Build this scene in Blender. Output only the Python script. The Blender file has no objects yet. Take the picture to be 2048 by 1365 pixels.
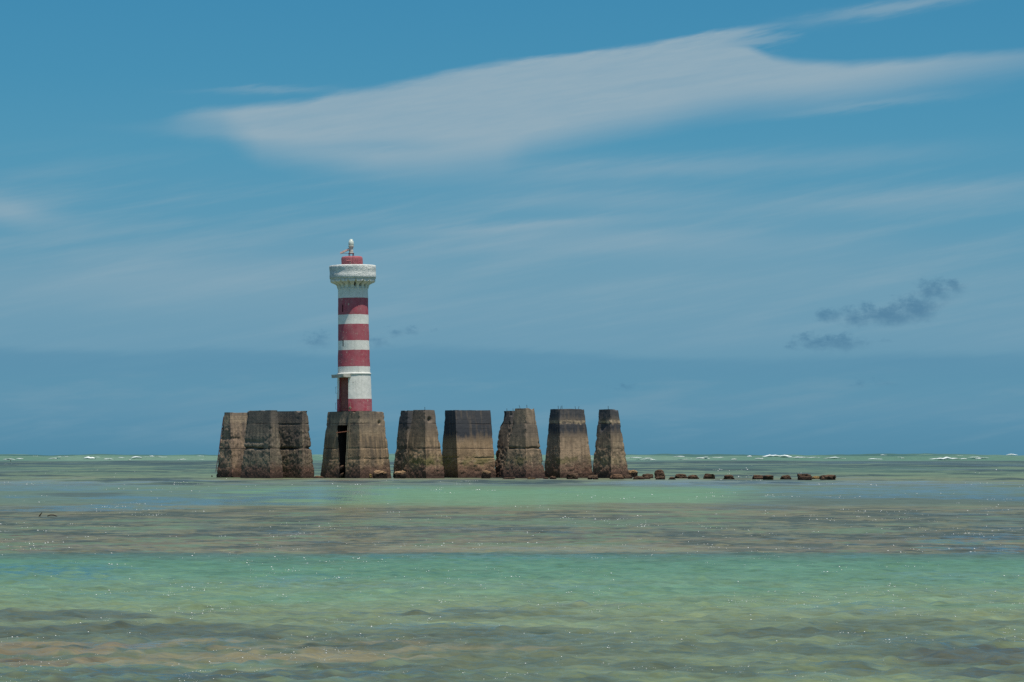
import bpy, bmesh, math, random
import numpy as np
from mathutils import Vector, Matrix

random.seed(7)
rng = np.random.default_rng(11)
R = math.radians
scene = bpy.context.scene
COL = scene.collection

# ------------------------------------------------------------------ camera
F = 5690.0                       # focal length in pixels of a 2048 px wide frame
HZ = 912.0                       # row of the horizon
CAMZ = 1.45
PITCH = math.atan((HZ - 682.5) / F)
cam_d = bpy.data.cameras.new("camera")
cam_d.sensor_width = 36.0
cam_d.lens = F / 2048.0 * 36.0
cam_d.clip_start = 0.5
cam_d.clip_end = 60000.0
cam = bpy.data.objects.new("camera", cam_d)
COL.objects.link(cam)
cam.location = (0, 0, CAMZ)
cam.rotation_euler = (R(90) + PITCH, 0, 0)
scene.camera = cam

# ------------------------------------------------------------------ exposure, light
scene.view_settings.view_transform = 'Standard'
scene.view_settings.look = 'None'
scene.view_settings.exposure = 0.0
scene.view_settings.gamma = 1.0
try:
    scene.cycles.use_denoising = False
    scene.cycles.sample_clamp_indirect = 4.0
    scene.cycles.caustics_reflective = False
    scene.cycles.caustics_refractive = False
    scene.cycles.max_bounces = 6
    scene.cycles.use_adaptive_sampling = False
    scene.cycles.denoising_prefilter = 'ACCURATE'
    scene.cycles.denoising_input_passes = 'RGB_ALBEDO_NORMAL'
except Exception:
    pass

SUN_EL, SUN_AZ = 73.5, 42.0      # azimuth measured from straight-back-to-camera towards the right
sun_d = bpy.data.lights.new("sun", 'SUN')
sun_d.energy = 4.3
sun_d.angle = R(0.53)
sun_d.color = (1.0, 0.93, 0.82)
sun = bpy.data.objects.new("sun", sun_d)
COL.objects.link(sun)
sdir = Vector((math.sin(R(SUN_AZ)) * math.cos(R(SUN_EL)), -math.cos(R(SUN_AZ)) * math.cos(R(SUN_EL)), math.sin(R(SUN_EL))))
sun.rotation_euler = (-sdir).to_track_quat('-Z', 'Y').to_euler()
sun.location = (0, 0, 60)


def s2l(c):
    out = []
    for v in c:
        v = v / 255.0
        out.append(v / 12.92 if v <= 0.04045 else ((v + 0.055) / 1.055) ** 2.4)
    return tuple(out)


# ---- tiny expression layer over the math nodes
class E:
    def __init__(s, nt, out):
        s.nt, s.out = nt, out

    def _op(s, op, *a, clamp=False):
        n = s.nt.nodes.new('ShaderNodeMath')
        n.operation = op
        n.use_clamp = clamp
        for i, v in enumerate((s,) + a):
            if isinstance(v, E):
                s.nt.links.new(v.out, n.inputs[i])
            else:
                n.inputs[i].default_value = v
        return E(s.nt, n.outputs[0])

    def __add__(s, o): return s._op('ADD', o)
    __radd__ = __add__
    def __mul__(s, o): return s._op('MULTIPLY', o)
    __rmul__ = __mul__
    def __sub__(s, o): return s._op('SUBTRACT', o)
    def __rsub__(s, o): return (s * -1.0) + o
    def __truediv__(s, o): return s._op('DIVIDE', o)
    def mx(s, o): return s._op('MAXIMUM', o)
    def mn(s, o): return s._op('MINIMUM', o)
    def exp(s): return s._op('EXPONENT')
    def abs(s): return s._op('ABSOLUTE')
    def frac(s): return s._op('FRACT')
    def clamp(s): return s._op('ADD', 0.0, clamp=True)
    def pow(s, p): return s._op('POWER', p)

    def sm(s, a, b):
        n = s.nt.nodes.new('ShaderNodeMapRange')
        n.interpolation_type = 'SMOOTHSTEP'
        s.nt.links.new(s.out, n.inputs['Value'])
        for k, v in (('From Min', a), ('From Max', b)):
            if isinstance(v, E):
                s.nt.links.new(v.out, n.inputs[k])
            else:
                n.inputs[k].default_value = v
        return E(s.nt, n.outputs[0])

    def curve(s, pts):           # piecewise curve y(x) through real-valued points
        xs = [p[0] for p in pts]; ys = [p[1] for p in pts]
        x0, x1, y0, y1 = min(xs), max(xs), min(ys), max(ys)
        t = (s - x0) / (x1 - x0)
        n = s.nt.nodes.new('ShaderNodeFloatCurve')
        c = n.mapping.curves[0]
        P = [((x - x0) / (x1 - x0), (y - y0) / (y1 - y0)) for x, y in pts]
        c.points[0].location = P[0]
        c.points[1].location = P[-1]
        for p in P[1:-1]:
            c.points.new(*p)
        for p in c.points:
            p.handle_type = 'VECTOR'
        n.mapping.update()
        s.nt.links.new(t.clamp().out, n.inputs['Value'])
        return E(s.nt, n.outputs[0]) * (y1 - y0) + y0


def lnk(nt, val, sock):
    if isinstance(val, E):
        nt.links.new(val.out, sock)
    elif isinstance(val, bpy.types.NodeSocket):
        nt.links.new(val, sock)
    elif isinstance(val, (tuple, list)) and len(val) == 3 and sock.type == 'RGBA':
        sock.default_value = (*val, 1)
    else:
        sock.default_value = val


def vec(nt, x, y, z):
    n = nt.nodes.new('ShaderNodeCombineXYZ')
    for i, v in enumerate((x, y, z)):
        lnk(nt, v, n.inputs[i])
    return n.outputs[0]


def noise(nt, v, scale=1.0, detail=4, rough=0.55, dist=0.0):
    n = nt.nodes.new('ShaderNodeTexNoise')
    n.inputs['Scale'].default_value = scale
    n.inputs['Detail'].default_value = detail
    n.inputs['Roughness'].default_value = rough
    n.inputs['Distortion'].default_value = dist
    if v is not None:
        nt.links.new(v, n.inputs['Vector'])
    return E(nt, n.outputs['Fac'])


def mix(nt, fac, a, b, mode='MIX'):
    n = nt.nodes.new('ShaderNodeMix')
    n.data_type = 'RGBA'
    n.blend_type = mode
    lnk(nt, fac, n.inputs[0])
    lnk(nt, a, n.inputs[6])
    lnk(nt, b, n.inputs[7])
    return n.outputs[2]


# ------------------------------------------------------------------ sky (world)
world = bpy.data.worlds.new("World")
scene.world = world
world.use_nodes = True
nt = world.node_tree
nt.nodes.clear()
wo = nt.nodes.new('ShaderNodeOutputWorld')
bg = nt.nodes.new('ShaderNodeBackground')
nt.links.new(bg.outputs[0], wo.inputs[0])
tc = nt.nodes.new('ShaderNodeTexCoord')
sep = nt.nodes.new('ShaderNodeSeparateXYZ')
nt.links.new(tc.outputs['Generated'], sep.inputs[0])
dx, dy, dz = (E(nt, sep.outputs[i]) for i in range(3))
ady = dy.abs().mx(0.02)
hor = (dx * dx + dy * dy).pow(0.5).mx(0.02)
# direction written as bearing and height: SX grows to the right, SY grows downwards from the zenith
SX = (dx / ady) * F + 1024.0
SY = (dz / hor) * -F + HZ
SYw = SY + (noise(nt, vec(nt, SX * 0.0012, SY * 0.004, 3.1), 1.0, 3) - 0.5) * 26.0

sky = nt.nodes.new('ShaderNodeTexSky')
sky.sky_type = 'NISHITA'
sky.sun_disc = False
sky.sun_elevation = R(SUN_EL)
sky.sun_rotation = R(180 - SUN_AZ)
sky.air_density = 1.0
sky.dust_density = 0.6
sky.ozone_density = 1.5
SKY_S = 0.12
skym = nt.nodes.new('ShaderNodeVectorMath'); skym.operation = 'SCALE'
nt.links.new(sky.outputs[0], skym.inputs[0]); skym.inputs['Scale'].default_value = SKY_S

ramp = nt.nodes.new('ShaderNodeValToRGB')
stops = [(-400, (58, 128, 170)), (0, (66, 138, 176)), (150, (72, 143, 178)), (300, (82, 149, 180)), (430, (92, 152, 180)),
         (560, (106, 155, 179)), (690, (108, 154, 178)), (760, (98, 149, 174)), (840, (91, 143, 170)), (912, (83, 136, 163))]
el = ramp.color_ramp.elements
for i, (y, c) in enumerate(stops):
    p = (y + 400) / 1312.0
    e = el[i] if i < 2 else el.new(p)
    e.position = p
    e.color = (*s2l(c), 1)
el[0].position = 0.0
nt.links.new(((SYw + 400.0) / 1312.0).clamp().out, ramp.inputs[0])
low = SY.sm(-5200.0, -500.0)
col = mix(nt, low, skym.outputs[0], ramp.outputs[0])

streak = noise(nt, vec(nt, SX * 0.0022 + SY * 0.004, SY * 0.017 + SX * 0.0028, 9.0), 1.0, 6, 0.6)
fine = noise(nt, vec(nt, SX * 0.009 + SY * 0.01, SY * 0.05 + SX * 0.008, 2.0), 1.0, 5, 0.65)
puff = noise(nt, vec(nt, SX * 0.022, SY * 0.034, 5.0), 1.0, 6, 0.62)
fine2 = noise(nt, vec(nt, SX * 0.03, SY * 0.045, 15.0), 1.0, 5, 0.7)
fx = SX + (fine - 0.5) * 70.0
fy = SY + (fine - 0.5) * 26.0 + (streak - 0.5) * 22.0

# broad dark distant band under the milky layer
edge = SX.curve([(-600, 700), (0, 697), (130, 701), (260, 706), (450, 697), (560, 703), (680, 712), (750, 696), (900, 694), (1048, 697),
                 (1250, 712), (1400, 720), (1550, 721), (1700, 714), (1850, 707), (2048, 712), (2600, 705)]) + (fine - 0.5) * 22.0 + (streak - 0.5) * 26.0
dk = (SY - edge).sm(-9.0, 14.0) * (0.18 + streak * 0.85) * (1.0 - (SY + (streak - 0.5) * 90.0).sm(725.0, 800.0)) * 0.62
col = mix(nt, dk, col, s2l((76, 134, 166)))
veil = streak.sm(0.42, 0.72) * SY.sm(260.0, 420.0) * SY.sm(730.0, 640.0) * 0.42
col = mix(nt, veil, col, s2l((134, 167, 184)))
veil2 = streak.sm(0.45, 0.70) * SY.sm(740.0, 800.0) * SY.sm(912.0, 860.0) * 0.42
col = mix(nt, veil2, col, s2l((116, 154, 174)))
mot = noise(nt, vec(nt, SX * 0.0035, SY * 0.022 + SX * 0.001, 21.0), 1.0, 5, 0.6)
veil3 = mot.sm(0.48, 0.70) * SY.sm(715.0, 770.0) * SY.sm(905.0, 840.0) * 0.45
col = mix(nt, veil3, col, s2l((112, 153, 175)))
dk2 = (SYw - 815.0 + (streak - 0.5) * 50.0).abs().sm(30.0, 0.0) * 0.25
col = mix(nt, dk2, col, s2l((106, 150, 174)))

# big lens-shaped cirrus
top = fx.curve([(250, 246), (310, 241), (400, 217), (500, 207), (620, 196), (680, 178), (800, 160), (900, 136), (1000, 117), (1150, 105),
                (1300, 90), (1450, 76), (1500, 84), (1550, 108), (1600, 118), (1700, 124), (1850, 118), (1950, 110), (2100, 104), (2400, 96), (2900, 110)])
spk = fx.curve([(900, 136), (1000, 117), (1150, 101), (1300, 80), (1450, 55), (1560, 44), (1800, 38)])
bot = SX.curve([(250, 247), (310, 256), (360, 275), (440, 285), (520, 330), (650, 350), (760, 366), (860, 362), (1000, 346), (1060, 322),
                (1200, 290), (1300, 274), (1400, 250), (1500, 236), (1650, 228), (1720, 220), (1820, 206), (1920, 190), (2060, 172), (2400, 150), (2900, 110)])
yy_ = fy * 0.35 + SY * 0.65
main = (yy_ - top).sm(-6.0, 20.0)
fade = (SX + (fine - 0.5) * 260.0 + (streak - 0.5) * 200.0 + (SY - 45.0) * 0.9).sm(1630.0, 1450.0)
spike = (yy_ - spk).sm(-3.0, 12.0) * fade * SX.sm(900.0, 1050.0) * (0.62 + fine * 0.7)
body = main.mx(spike) * (bot - fy).sm(-16.0, 75.0)
fib = noise(nt, vec(nt, SX * 0.006 + SY * 0.01, SY * 0.09 + SX * 0.012, 6.0), 1.0, 5, 0.7)
body = body * (0.36 + streak * 0.50 + fine * 0.34 + fib * 0.22)
body = body * (1.0 - SX.sm(1650.0, 2300.0) * 0.55) * SX.sm(235.0, 520.0).pow(0.5)
hole = ((SX - 760.0) / 130.0) * ((SX - 760.0) / 130.0) + ((fy - 290.0) / 14.0) * ((fy - 290.0) / 14.0)
body = body * (1.0 - (hole * -1.0).exp() * 0.35)
acc = (body * 1.08).clamp()
for (cx, cy, rx, ry, sl, am) in [
        (540, 181, 120, 6, -.03, .30), (1800, 17, 190, 13, -.15, .55), (20, 432, 95, 26, .12, .55), (1350, 335, 430, 22, -.05, .42),
        (1230, 400, 300, 24, .0, .34), (1080, 449, 300, 10, -.07, .35), (1250, 478, 420, 34, .03, .46), (1890, 400, 260, 26, -.10, .42),
        (350, 560, 400, 48, -.05, .42), (1730, 216, 190, 9, -.10, .26), (470, 268, 190, 11, .03, .18), (930, 500, 160, 14, -.1, .22), (800, 620, 700, 40, .0, .12), (1500, 560, 600, 45, .03, .14)]:
    u = (fx - cx) / rx
    v = (fy - cy - (fx - cx) * sl) / ry
    g = (u * u * -1.0 - v * v).exp() * am
    acc = acc + g * (0.45 + streak * 1.1)
col = mix(nt, acc.mn(1.0) * 0.92, col, s2l((148, 173, 187)))
# small dark cloudlets
d = None
for (cx, cy, rx, ry, am) in [(1765, 633, 92, 20, 1.3), (1835, 622, 46, 26, 1.15), (1868, 588, 50, 24, 1.0), (1910, 578, 26, 18, .8), (1662, 632, 32, 17, .95), (1665, 688, 66, 17, 1.1), (1608, 674, 30, 8, .7),
                            (1590, 699, 26, 6, .5), (1770, 686, 60, 6, .35), (1245, 778, 40, 9, .65), (640, 683, 36, 20, .62), (756, 685, 40, 15, .62), (793, 664, 20, 11, .75), (825, 664, 20, 9, .62), (870, 662, 12, 6, .4),
                            (1755, 766, 60, 12, .5), (115, 575, 28, 7, .25)]:
    u = (SX + (puff - 0.5) * 55.0 - cx) / (rx * 1.08)
    v = (SY + (fine2 - 0.5) * 34.0 - cy) / (ry * 1.08)
    g = (u * u * -1.0 - v * v).exp() * am
    d = g if d is None else d.mx(g)
dm = (d * 0.85 + (puff - 0.5) * 1.5 + (fine2 - 0.5) * 1.1).sm(0.18, 1.1) * d.sm(0.05, 0.3)
col = mix(nt, dm * 0.78, col, s2l((76, 123, 154)))
nt.links.new(col, bg.inputs[0])
bg.inputs[1].default_value = 1.0


# ------------------------------------------------------------------ helpers
def pix(X, Y, D):
    """world point that lies at depth D (metres ahead) in direction of frame pixel X,Y"""
    cx = (X - 1024.0) / F
    cy = (682.5 - Y) / F
    cp, sp = math.cos(PITCH), math.sin(PITCH)
    d_ = Vector((cx, cp - cy * sp, sp + cy * cp))
    d_ *= D / d_.y
    return Vector((0, 0, CAMZ)) + d_


def zat(Y, D):
    return pix(1024, Y, D).z


def xat(X, D, Y=HZ):
    return pix(X, Y, D).x


def hsh(ix, iy, iz, seed):
    with np.errstate(over='ignore'):
        h = (ix.astype(np.uint32) * np.uint32(374761393) + iy.astype(np.uint32) * np.uint32(668265263)
             + iz.astype(np.uint32) * np.uint32(2147483647) + np.uint32(seed * 974711 + 12345))
        h = (h ^ (h >> np.uint32(13))) * np.uint32(1274126177)
        h = h ^ (h >> np.uint32(16))
        h = h * np.uint32(2246822519)
        h = h ^ (h >> np.uint32(15))
    return (h & np.uint32(0xFFFFFF)).astype(np.float64) / float(0xFFFFFF)


def vn(x, y, z, seed=0):
    x, y, z = np.broadcast_arrays(np.asarray(x, float), np.asarray(y, float), np.asarray(z, float))
    ix, iy, iz = np.floor(x).astype(np.int64), np.floor(y).astype(np.int64), np.floor(z).astype(np.int64)
    fx_, fy_, fz_ = x - ix, y - iy, z - iz
    fx_ = fx_ * fx_ * (3 - 2 * fx_); fy_ = fy_ * fy_ * (3 - 2 * fy_); fz_ = fz_ * fz_ * (3 - 2 * fz_)
    r = 0
    for a in (0, 1):
        for b in (0, 1):
            for c in (0, 1):
                w = (fx_ if a else 1 - fx_) * (fy_ if b else 1 - fy_) * (fz_ if c else 1 - fz_)
                r = r + w * hsh(ix + a, iy + b, iz + c, seed)
    return r


def fbm(x, y, z=0.0, oct=4, seed=0, gain=0.5):
    s, a, t, f = 0, 1.0, 0, 1.0
    for o in range(oct):
        s = s + a * vn(np.asarray(x) * f + 17.3 * o, np.asarray(y) * f + 5.1 * o, np.asarray(z) * f, seed + o)
        t += a; a *= gain; f *= 2.03
    return s / t          # 0..1


def sstep(v, a, b):
    t = np.clip((v - a) / (b - a), 0, 1)
    return t * t * (3 - 2 * t)


def new_mat(name):
    m = bpy.data.materials.new(name)
    m.use_nodes = True
    n = m.node_tree
    n.nodes.clear()
    out = n.nodes.new('ShaderNodeOutputMaterial')
    return m, n, out


def principled(n, out, color, rough=0.8, bump=None, bstr=0.5, bdist=0.02, metallic=0.0, spec=0.3):
    p = n.nodes.new('ShaderNodeBsdfPrincipled')
    lnk(n, color, p.inputs['Base Color'])
    lnk(n, rough, p.inputs['Roughness'])
    p.inputs['Metallic'].default_value = metallic
    p.inputs['Specular IOR Level'].default_value = spec
    if bump is not None:
        b = n.nodes.new('ShaderNodeBump')
        b.inputs['Strength'].default_value = bstr
        b.inputs['Distance'].default_value = bdist
        n.links.new(bump.out, b.inputs['Height'])
        n.links.new(b.outputs[0], p.inputs['Normal'])
    n.links.new(p.outputs[0], out.inputs[0])
    return p


def coords(n, kind='Object'):
    t = n.nodes.new('ShaderNodeTexCoord')
    s = n.nodes.new('ShaderNodeSeparateXYZ')
    n.links.new(t.outputs[kind], s.inputs[0])
    return t.outputs[kind], E(n, s.outputs[0]), E(n, s.outputs[1]), E(n, s.outputs[2])


def simple_mat(name, c1, c2, scale=6.0, rough=0.8, bstr=0.4, bdist=0.01, metallic=0.0):
    m, n, out = new_mat(name)
    v, x, y, z = coords(n)
    a = noise(n, v, scale, 5, 0.6)
    b = noise(n, v, scale * 6, 3, 0.6)
    c = mix(n, a.sm(0.3, 0.7), s2l(c1), s2l(c2))
    principled(n, out, c, rough, a * 0.6 + b * 0.4, bstr, bdist, metallic)
    return m


def link(o, parent=None):
    COL.objects.link(o)
    if parent is not None:
        o.parent = parent
    return o


def mesh_obj(name, verts, faces, mat, parent=None, smooth=False, loc=(0, 0, 0), rot=(0, 0, 0)):
    me = bpy.data.meshes.new(name)
    me.from_pydata([tuple(v) for v in verts], [], faces)
    me.update()
    if smooth:
        me.polygons.foreach_set('use_smooth', [True] * len(me.polygons))
    o = bpy.data.objects.new(name, me)
    for m in (mat if isinstance(mat, (list, tuple)) else [mat]):
        me.materials.append(m)
    o.location = loc
    o.rotation_euler = rot
    return link(o, parent)


def bm_obj(name, bm, mat, parent=None, smooth=False, loc=(0, 0, 0), rot=(0, 0, 0)):
    me = bpy.data.meshes.new(name)
    bm.normal_update()
    bm.to_mesh(me)
    bm.free()
    if smooth:
        me.polygons.foreach_set('use_smooth', [True] * len(me.polygons))
    me.materials.append(mat)
    o = bpy.data.objects.new(name, me)
    o.location = loc
    o.rotation_euler = rot
    return link(o, parent)


def tag(o, label, cat, group=None, kind=None):
    if label: o['label'] = label
    if cat: o['category'] = cat
    if group: o['group'] = group
    if kind: o['kind'] = kind
    return o


def empty(name, loc):
    o = bpy.data.objects.new(name, None)
    o.empty_display_size = 0.3
    o.location = loc
    return link(o)


def tube(bm, pts, r, seg=6):
    """tube through points; r scalar or list"""
    pts = [Vector(p) for p in pts]
    rs = r if isinstance(r, (list, tuple)) else [r] * len(pts)
    rings = []
    for i, p in enumerate(pts):
        a = pts[max(i - 1, 0)]; b = pts[min(i + 1, len(pts) - 1)]
        t = (b - a).normalized()
        u = t.cross(Vector((0, 0, 1)))
        if u.length < 0.1:
            u = t.cross(Vector((0, 1, 0)))
        u.normalize(); w = t.cross(u)
        rings.append([bm.verts.new(p + (u * math.cos(k * 2 * math.pi / seg) + w * math.sin(k * 2 * math.pi / seg)) * rs[i]) for k in range(seg)])
    for A, B in zip(rings, rings[1:]):
        for k in range(seg):
            bm.faces.new((A[k], A[(k + 1) % seg], B[(k + 1) % seg], B[k]))
    bm.faces.new(rings[0][::-1]); bm.faces.new(rings[-1])


def box(bm, cx, cy, cz, sx, sy, sz, M=None, bev=0.0):
    r = bmesh.ops.create_cube(bm, size=1.0)
    vs = r['verts']
    for v in vs:
        v.co = Vector((cx + v.co.x * sx, cy + v.co.y * sy, cz + v.co.z * sz))
        if M is not None:
            v.co = M @ v.co
    if bev > 0:
        es = list({e for v in vs for e in v.link_edges})
        bmesh.ops.bevel(bm, geom=es, offset=bev, segments=2, affect='EDGES')


def lathe(prof, seg=64, rfun=None, a0=0.0):
    """closed lathe mesh from (r,z) profile; returns verts, faces"""
    V, Fc = [], []
    for (r, z) in prof:
        for k in range(seg):
            a = a0 + 2 * math.pi * k / seg
            rr = r if rfun is None else rfun(r, z, a)
            V.append((rr * math.sin(a), -rr * math.cos(a), z))
    for i in range(len(prof) - 1):
        for k in range(seg):
            k2 = (k + 1) % seg
            Fc.append((i * seg + k, i * seg + k2, (i + 1) * seg + k2, (i + 1) * seg + k))
    Fc.append(tuple(range(seg))[::-1])
    Fc.append(tuple((len(prof) - 1) * seg + k for k in range(seg)))
    return V, Fc


# ------------------------------------------------------------------ water
def build_sea():
    rows = [-3000., -600., -150., -40., -10., 0., 5., 9., 12.]
    d = 14.0
    while d < 15000:
        rows.append(d)
        if d < 60: s = 0.055 + 0.0018 * (d - 14)
        elif d < 220: s = 0.14 * (d / 60.0) ** 1.9
        elif d < 830: s = 0.010 * d
        elif d < 1180: s = 3.0
        else: s = 0.05 * d
        d += s
    rows = np.array(rows)
    step = np.gradient(rows)
    n_in = 640
    t = np.linspace(-1, 1, n_in)
    ext = np.array([1.3, 2.0, 4.0, 10.0, 40.0, 300.0])
    T = np.concatenate([-ext[::-1], t, ext])
    half = 0.215 * np.maximum(rows, 12) + 2.5
    Xg = half[:, None] * T[None, :]
    Yg = np.repeat(rows[:, None], len(T), 1)
    colstep = half * 2 / n_in
    H = np.zeros_like(Xg); DX = np.zeros_like(Xg); DY = np.zeros_like(Xg)
    # wind chop: many wave trains, shortest ones fade where the mesh gets coarse
    gust = 0.45 + 1.1 * fbm(Xg * 0.22, Yg * 0.09, 0, 3, 5)
    for i in range(72):
        lam = 0.13 * (1.5 / 0.13) ** (i / 71.0) * rng.uniform(0.9, 1.1)
        k = 2 * math.pi / lam
        th = rng.normal(0.2, 0.75)
        kx, ky = k * math.sin(th), -k * math.cos(th)
        amp = 0.0052 * lam ** 0.62 * rng.uniform(0.6, 1.3) * float(np.interp(lam, [0.1, 0.45, 0.8, 1.5], [2.2, 0.78, 0.22, 0.16]))
        ph = rng.uniform(0, 6.28)
        att = np.clip((lam - 2.2 * np.maximum(step, colstep)) / (1.5 * np.maximum(step, colstep)), 0, 1)[:, None]
        if att.max() <= 0: continue
        mod = gust if i % 2 else 0.55 + 0.9 * vn(Xg * 0.35 / lam ** .5, Yg * 0.35 / lam ** .5, i * 3.7, i)
        p = kx * Xg + ky * Yg + ph
        c, s_ = np.cos(p), np.sin(p)
        A = amp * att * mod
        H += A * c
        q = 0.75
        DX -= q * A * math.sin(th) * s_ * 1.0
        DY += q * A * math.cos(th) * s_
    # occasional steeper humps of reef chop
    hump = fbm(Xg * 2.0, Yg * 4.2, 0, 3, 77)
    near = sstep(Yg, 95, 40) * (Yg > 12)
    H += near * np.clip(hump - 0.64, 0, 1) * 0.07
    # low swell further out, rows fade where coarse
    far = sstep(Yg, 60, 150)
    H += far * 0.035 * (fbm(Xg * 0.12, Yg * 0.35, 0, 3, 21) - 0.5) * (Yg < 850)
    # surf on the outer reef
    for (yc, w, hh, sd) in [(905, 9, 1.55, 1), (955, 10, 1.9, 2), (1010, 12, 2.05, 3), (1075, 13, 2.25, 4), (1150, 14, 2.4, 6)]:
        yy = yc + 22 * (fbm(Xg * 0.012, sd * 3.3, 0, 3, sd) - 0.5)
        A = hh * (0.45 + 0.95 * fbm(Xg * 0.045, sd * 1.7, 0, 4, sd + 9, 0.6)) * 0.82
        H += A * np.exp(-((Yg - yy) / w) ** 2)
    H[rows < 13] = 0
    P = np.stack([Xg + DX, Yg + DY, H], -1).reshape(-1, 3)
    nr, nc = Xg.shape
    idx = np.arange(nr * nc).reshape(nr, nc)
    q = np.stack([idx[:-1, :-1], idx[:-1, 1:], idx[1:, 1:], idx[1:, :-1]], -1).reshape(-1, 4)

    # ---- bed seen through the water: colours by where sand, reef and weed lie
    Xf = Xg.copy(); Yf = np.maximum(Yg, 14.0)
    PX = 1024 + F * Xf / Yf              # bearing
    PY = HZ + CAMZ * F / Yf              # range, as dip below the horizon
    lg = np.log2(Yf / 20.0)
    # patchiness of the bed, patch size grows with the range it is seen from
    def patch(seed, sz):
        out = 0; wsum = 0
        for j, (Lx, Ly) in enumerate(((1.3, 0.8), (1.5, 1.2), (2.0, 2.8), (4.0, 9.0), (9.0, 34.0), (22.0, 120.0))):
            w = np.exp(-((lg - j * 0.95 + 0.2) / 0.9) ** 2)
            out = out + w * (fbm(Xf / (Lx * sz), Yf / (Ly * sz), j * 7.7, 5, seed + j, 0.62) - 0.5)
            wsum = wsum + w * w
        return 0.5 + out / np.sqrt(wsum) * 1.35
    pa, pb, pc = patch(30, 1.8), patch(50, 0.85), patch(70, 0.36)
    amp = np.interp(PY, [912, 925, 950, 965, 1010, 1060, 1110, 1200, 1365, 1500], [2, 8, 10, 8, 14, 36, 8, 70, 90, 90])
    PYw = PY + (pa - 0.5) * amp * 1.6
    stops = [(905, (104, 152, 144)), (920.5, (102, 152, 142)), (923, (62, 88, 96)), (930, (68, 98, 104)), (938, (80, 118, 112)), (948, (100, 130, 114)),
             (957, (124, 140, 116)), (963, (118, 136, 124)), (971, (106, 126, 120)), (975, (112, 150, 124)), (985, (112, 164, 132)),
             (1003, (120, 160, 128)), (1012, (130, 138, 112)), (1022, (132, 128, 106)), (1036, (104, 108, 98)), (1046, (110, 120, 106)),
             (1056, (114, 126, 110)), (1066, (106, 110, 100)), (1082, (128, 122, 102)), (1098, (128, 126, 110)), (1103, (124, 120, 106)), (1109, (92, 122, 114)),
             (1125, (96, 150, 126)), (1165, (112, 158, 132)), (1205, (126, 158, 126)), (1238, (132, 154, 122)), (1262, (112, 130, 108)),
             (1290, (104, 120, 104)), (1320, (112, 128, 106)), (1365, (112, 136, 112)), (1600, (112, 136, 112))]
    ys = [s[0] for s in stops]
    C = np.stack([np.interp(PYw, ys, [s[1][k] for s in stops]) for k in range(3)], -1)

    def lay(mask, c, k=1.0):
        m = np.clip(mask * k, 0, 1)[..., None]
        C[:] = C * (1 - m) + np.array(c, float) * m

    def ell(cx, cy, rx, ry, warp=0.9):
        e = np.sqrt(((PX - cx) / rx) ** 2 + ((PY - cy) / ry) ** 2) + (pa - 0.5) * warp * 2
        return sstep(e, 1.15, 0.7)
    # outside the sand pool at 975-1010 the bed is weedy
    side = np.clip(sstep(PX + (pb - .5) * 500, 640, 420) + sstep(PX + (pb - .5) * 300, 1380, 1560), 0, 1) * sstep(PY, 968, 978) * sstep(PY, 1014, 1004)
    lay(side, (104, 128, 122), 0.8)
    lay(sstep(PX + (pb - .5) * 300, 1450, 1650) * sstep(PY, 985, 998) * sstep(PY, 1016, 1006), (98, 112, 104), 0.7)
    lay(sstep(PX, 800, 300) * sstep(PY, 924, 938) * sstep(PY, 955, 948) * sstep(pb, .45, .6), (112, 134, 112), 0.6)
    lay(ell(170, 990, 130, 6), (86, 104, 104), 0.8)
    lay(ell(330, 977, 260, 5), (112, 146, 124), 0.6)
    # weed and rock streaks over the reef flats
    reef = sstep(PY, 1004, 1024) * sstep(PY + (pa - .5) * 8, 1110, 1104)
    lay(reef * sstep(pb, 0.50, 0.58), (80, 90, 80), 0.75)
    lay(reef * sstep(pc, 0.52, 0.60), (140, 140, 108), 0.7)
    lay(reef * sstep(1 - pb, 0.55, 0.64), (112, 144, 114), 0.7)
    lay(sstep(PY, 1088, 1096) * sstep(PY + (pa - .5) * 8, 1108, 1102) * sstep(np.abs(PX - 1050), 650, 150), (152, 147, 122), 0.7)
    midd = sstep(PY, 921, 925) * sstep(PY, 974, 966)
    lay(midd * sstep(pb, 0.50, 0.60), (56, 78, 86), 0.8)
    lay(midd * sstep(pc, 0.52, 0.62), (120, 150, 124), 0.75)
    # near reef on the left, dark patches right
    nl = sstep(PY + (pa - .5) * 60, 1222, 1262)
    lft = sstep(PX + (pb - .5) * 500, 1250, 760)
    lay(nl * lft * sstep(pb, 0.42, 0.56), (92, 102, 90), 0.75)
    lay(ell(330, 1322, 520, 34, 1.6) * sstep(pc, 0.36, 0.55), (146, 142, 116), 0.8)
    lay(ell(700, 1300, 330, 20, 1.6) * sstep(pc, 0.40, 0.55), (144, 140, 114), 0.75)
    lay(ell(30, 1310, 200, 24, 1.4) * sstep(pc, 0.40, 0.58), (134, 122, 100), 0.6)
    lay(ell(60, 1230, 260, 10, 1.2), (92, 104, 100), 0.75)
    lay(ell(300, 1258, 300, 9, 1.2), (94, 108, 102), 0.7)
    lay(nl * sstep(PX + (pb - .5) * 700, 950, 1400), (126, 148, 116), 0.75)
    lay(nl * (1 - lft) * sstep(pb, 0.50, 0.62), (98, 116, 104), 0.75)
    lay(ell(2010, 1300, 210, 24, 1.0), (88, 96, 92), 0.8)
    lay(ell(1990, 1345, 160, 8, 1.0), (86, 96, 92), 0.8)
    lay(ell(1560, 1268, 200, 8, 1.2), (100, 114, 100), 0.6)
    lay(ell(1830, 1245, 200, 7, 1.0), (100, 116, 104), 0.5)
    lay(ell(360, 1352, 420, 8, 1.0), (84, 98, 98), 0.7)
    # surf band: green swell, foam-green troughs
    surf = sstep(Yg, 845, 880)
    lay(surf, (98, 146, 134), 1.0)
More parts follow.
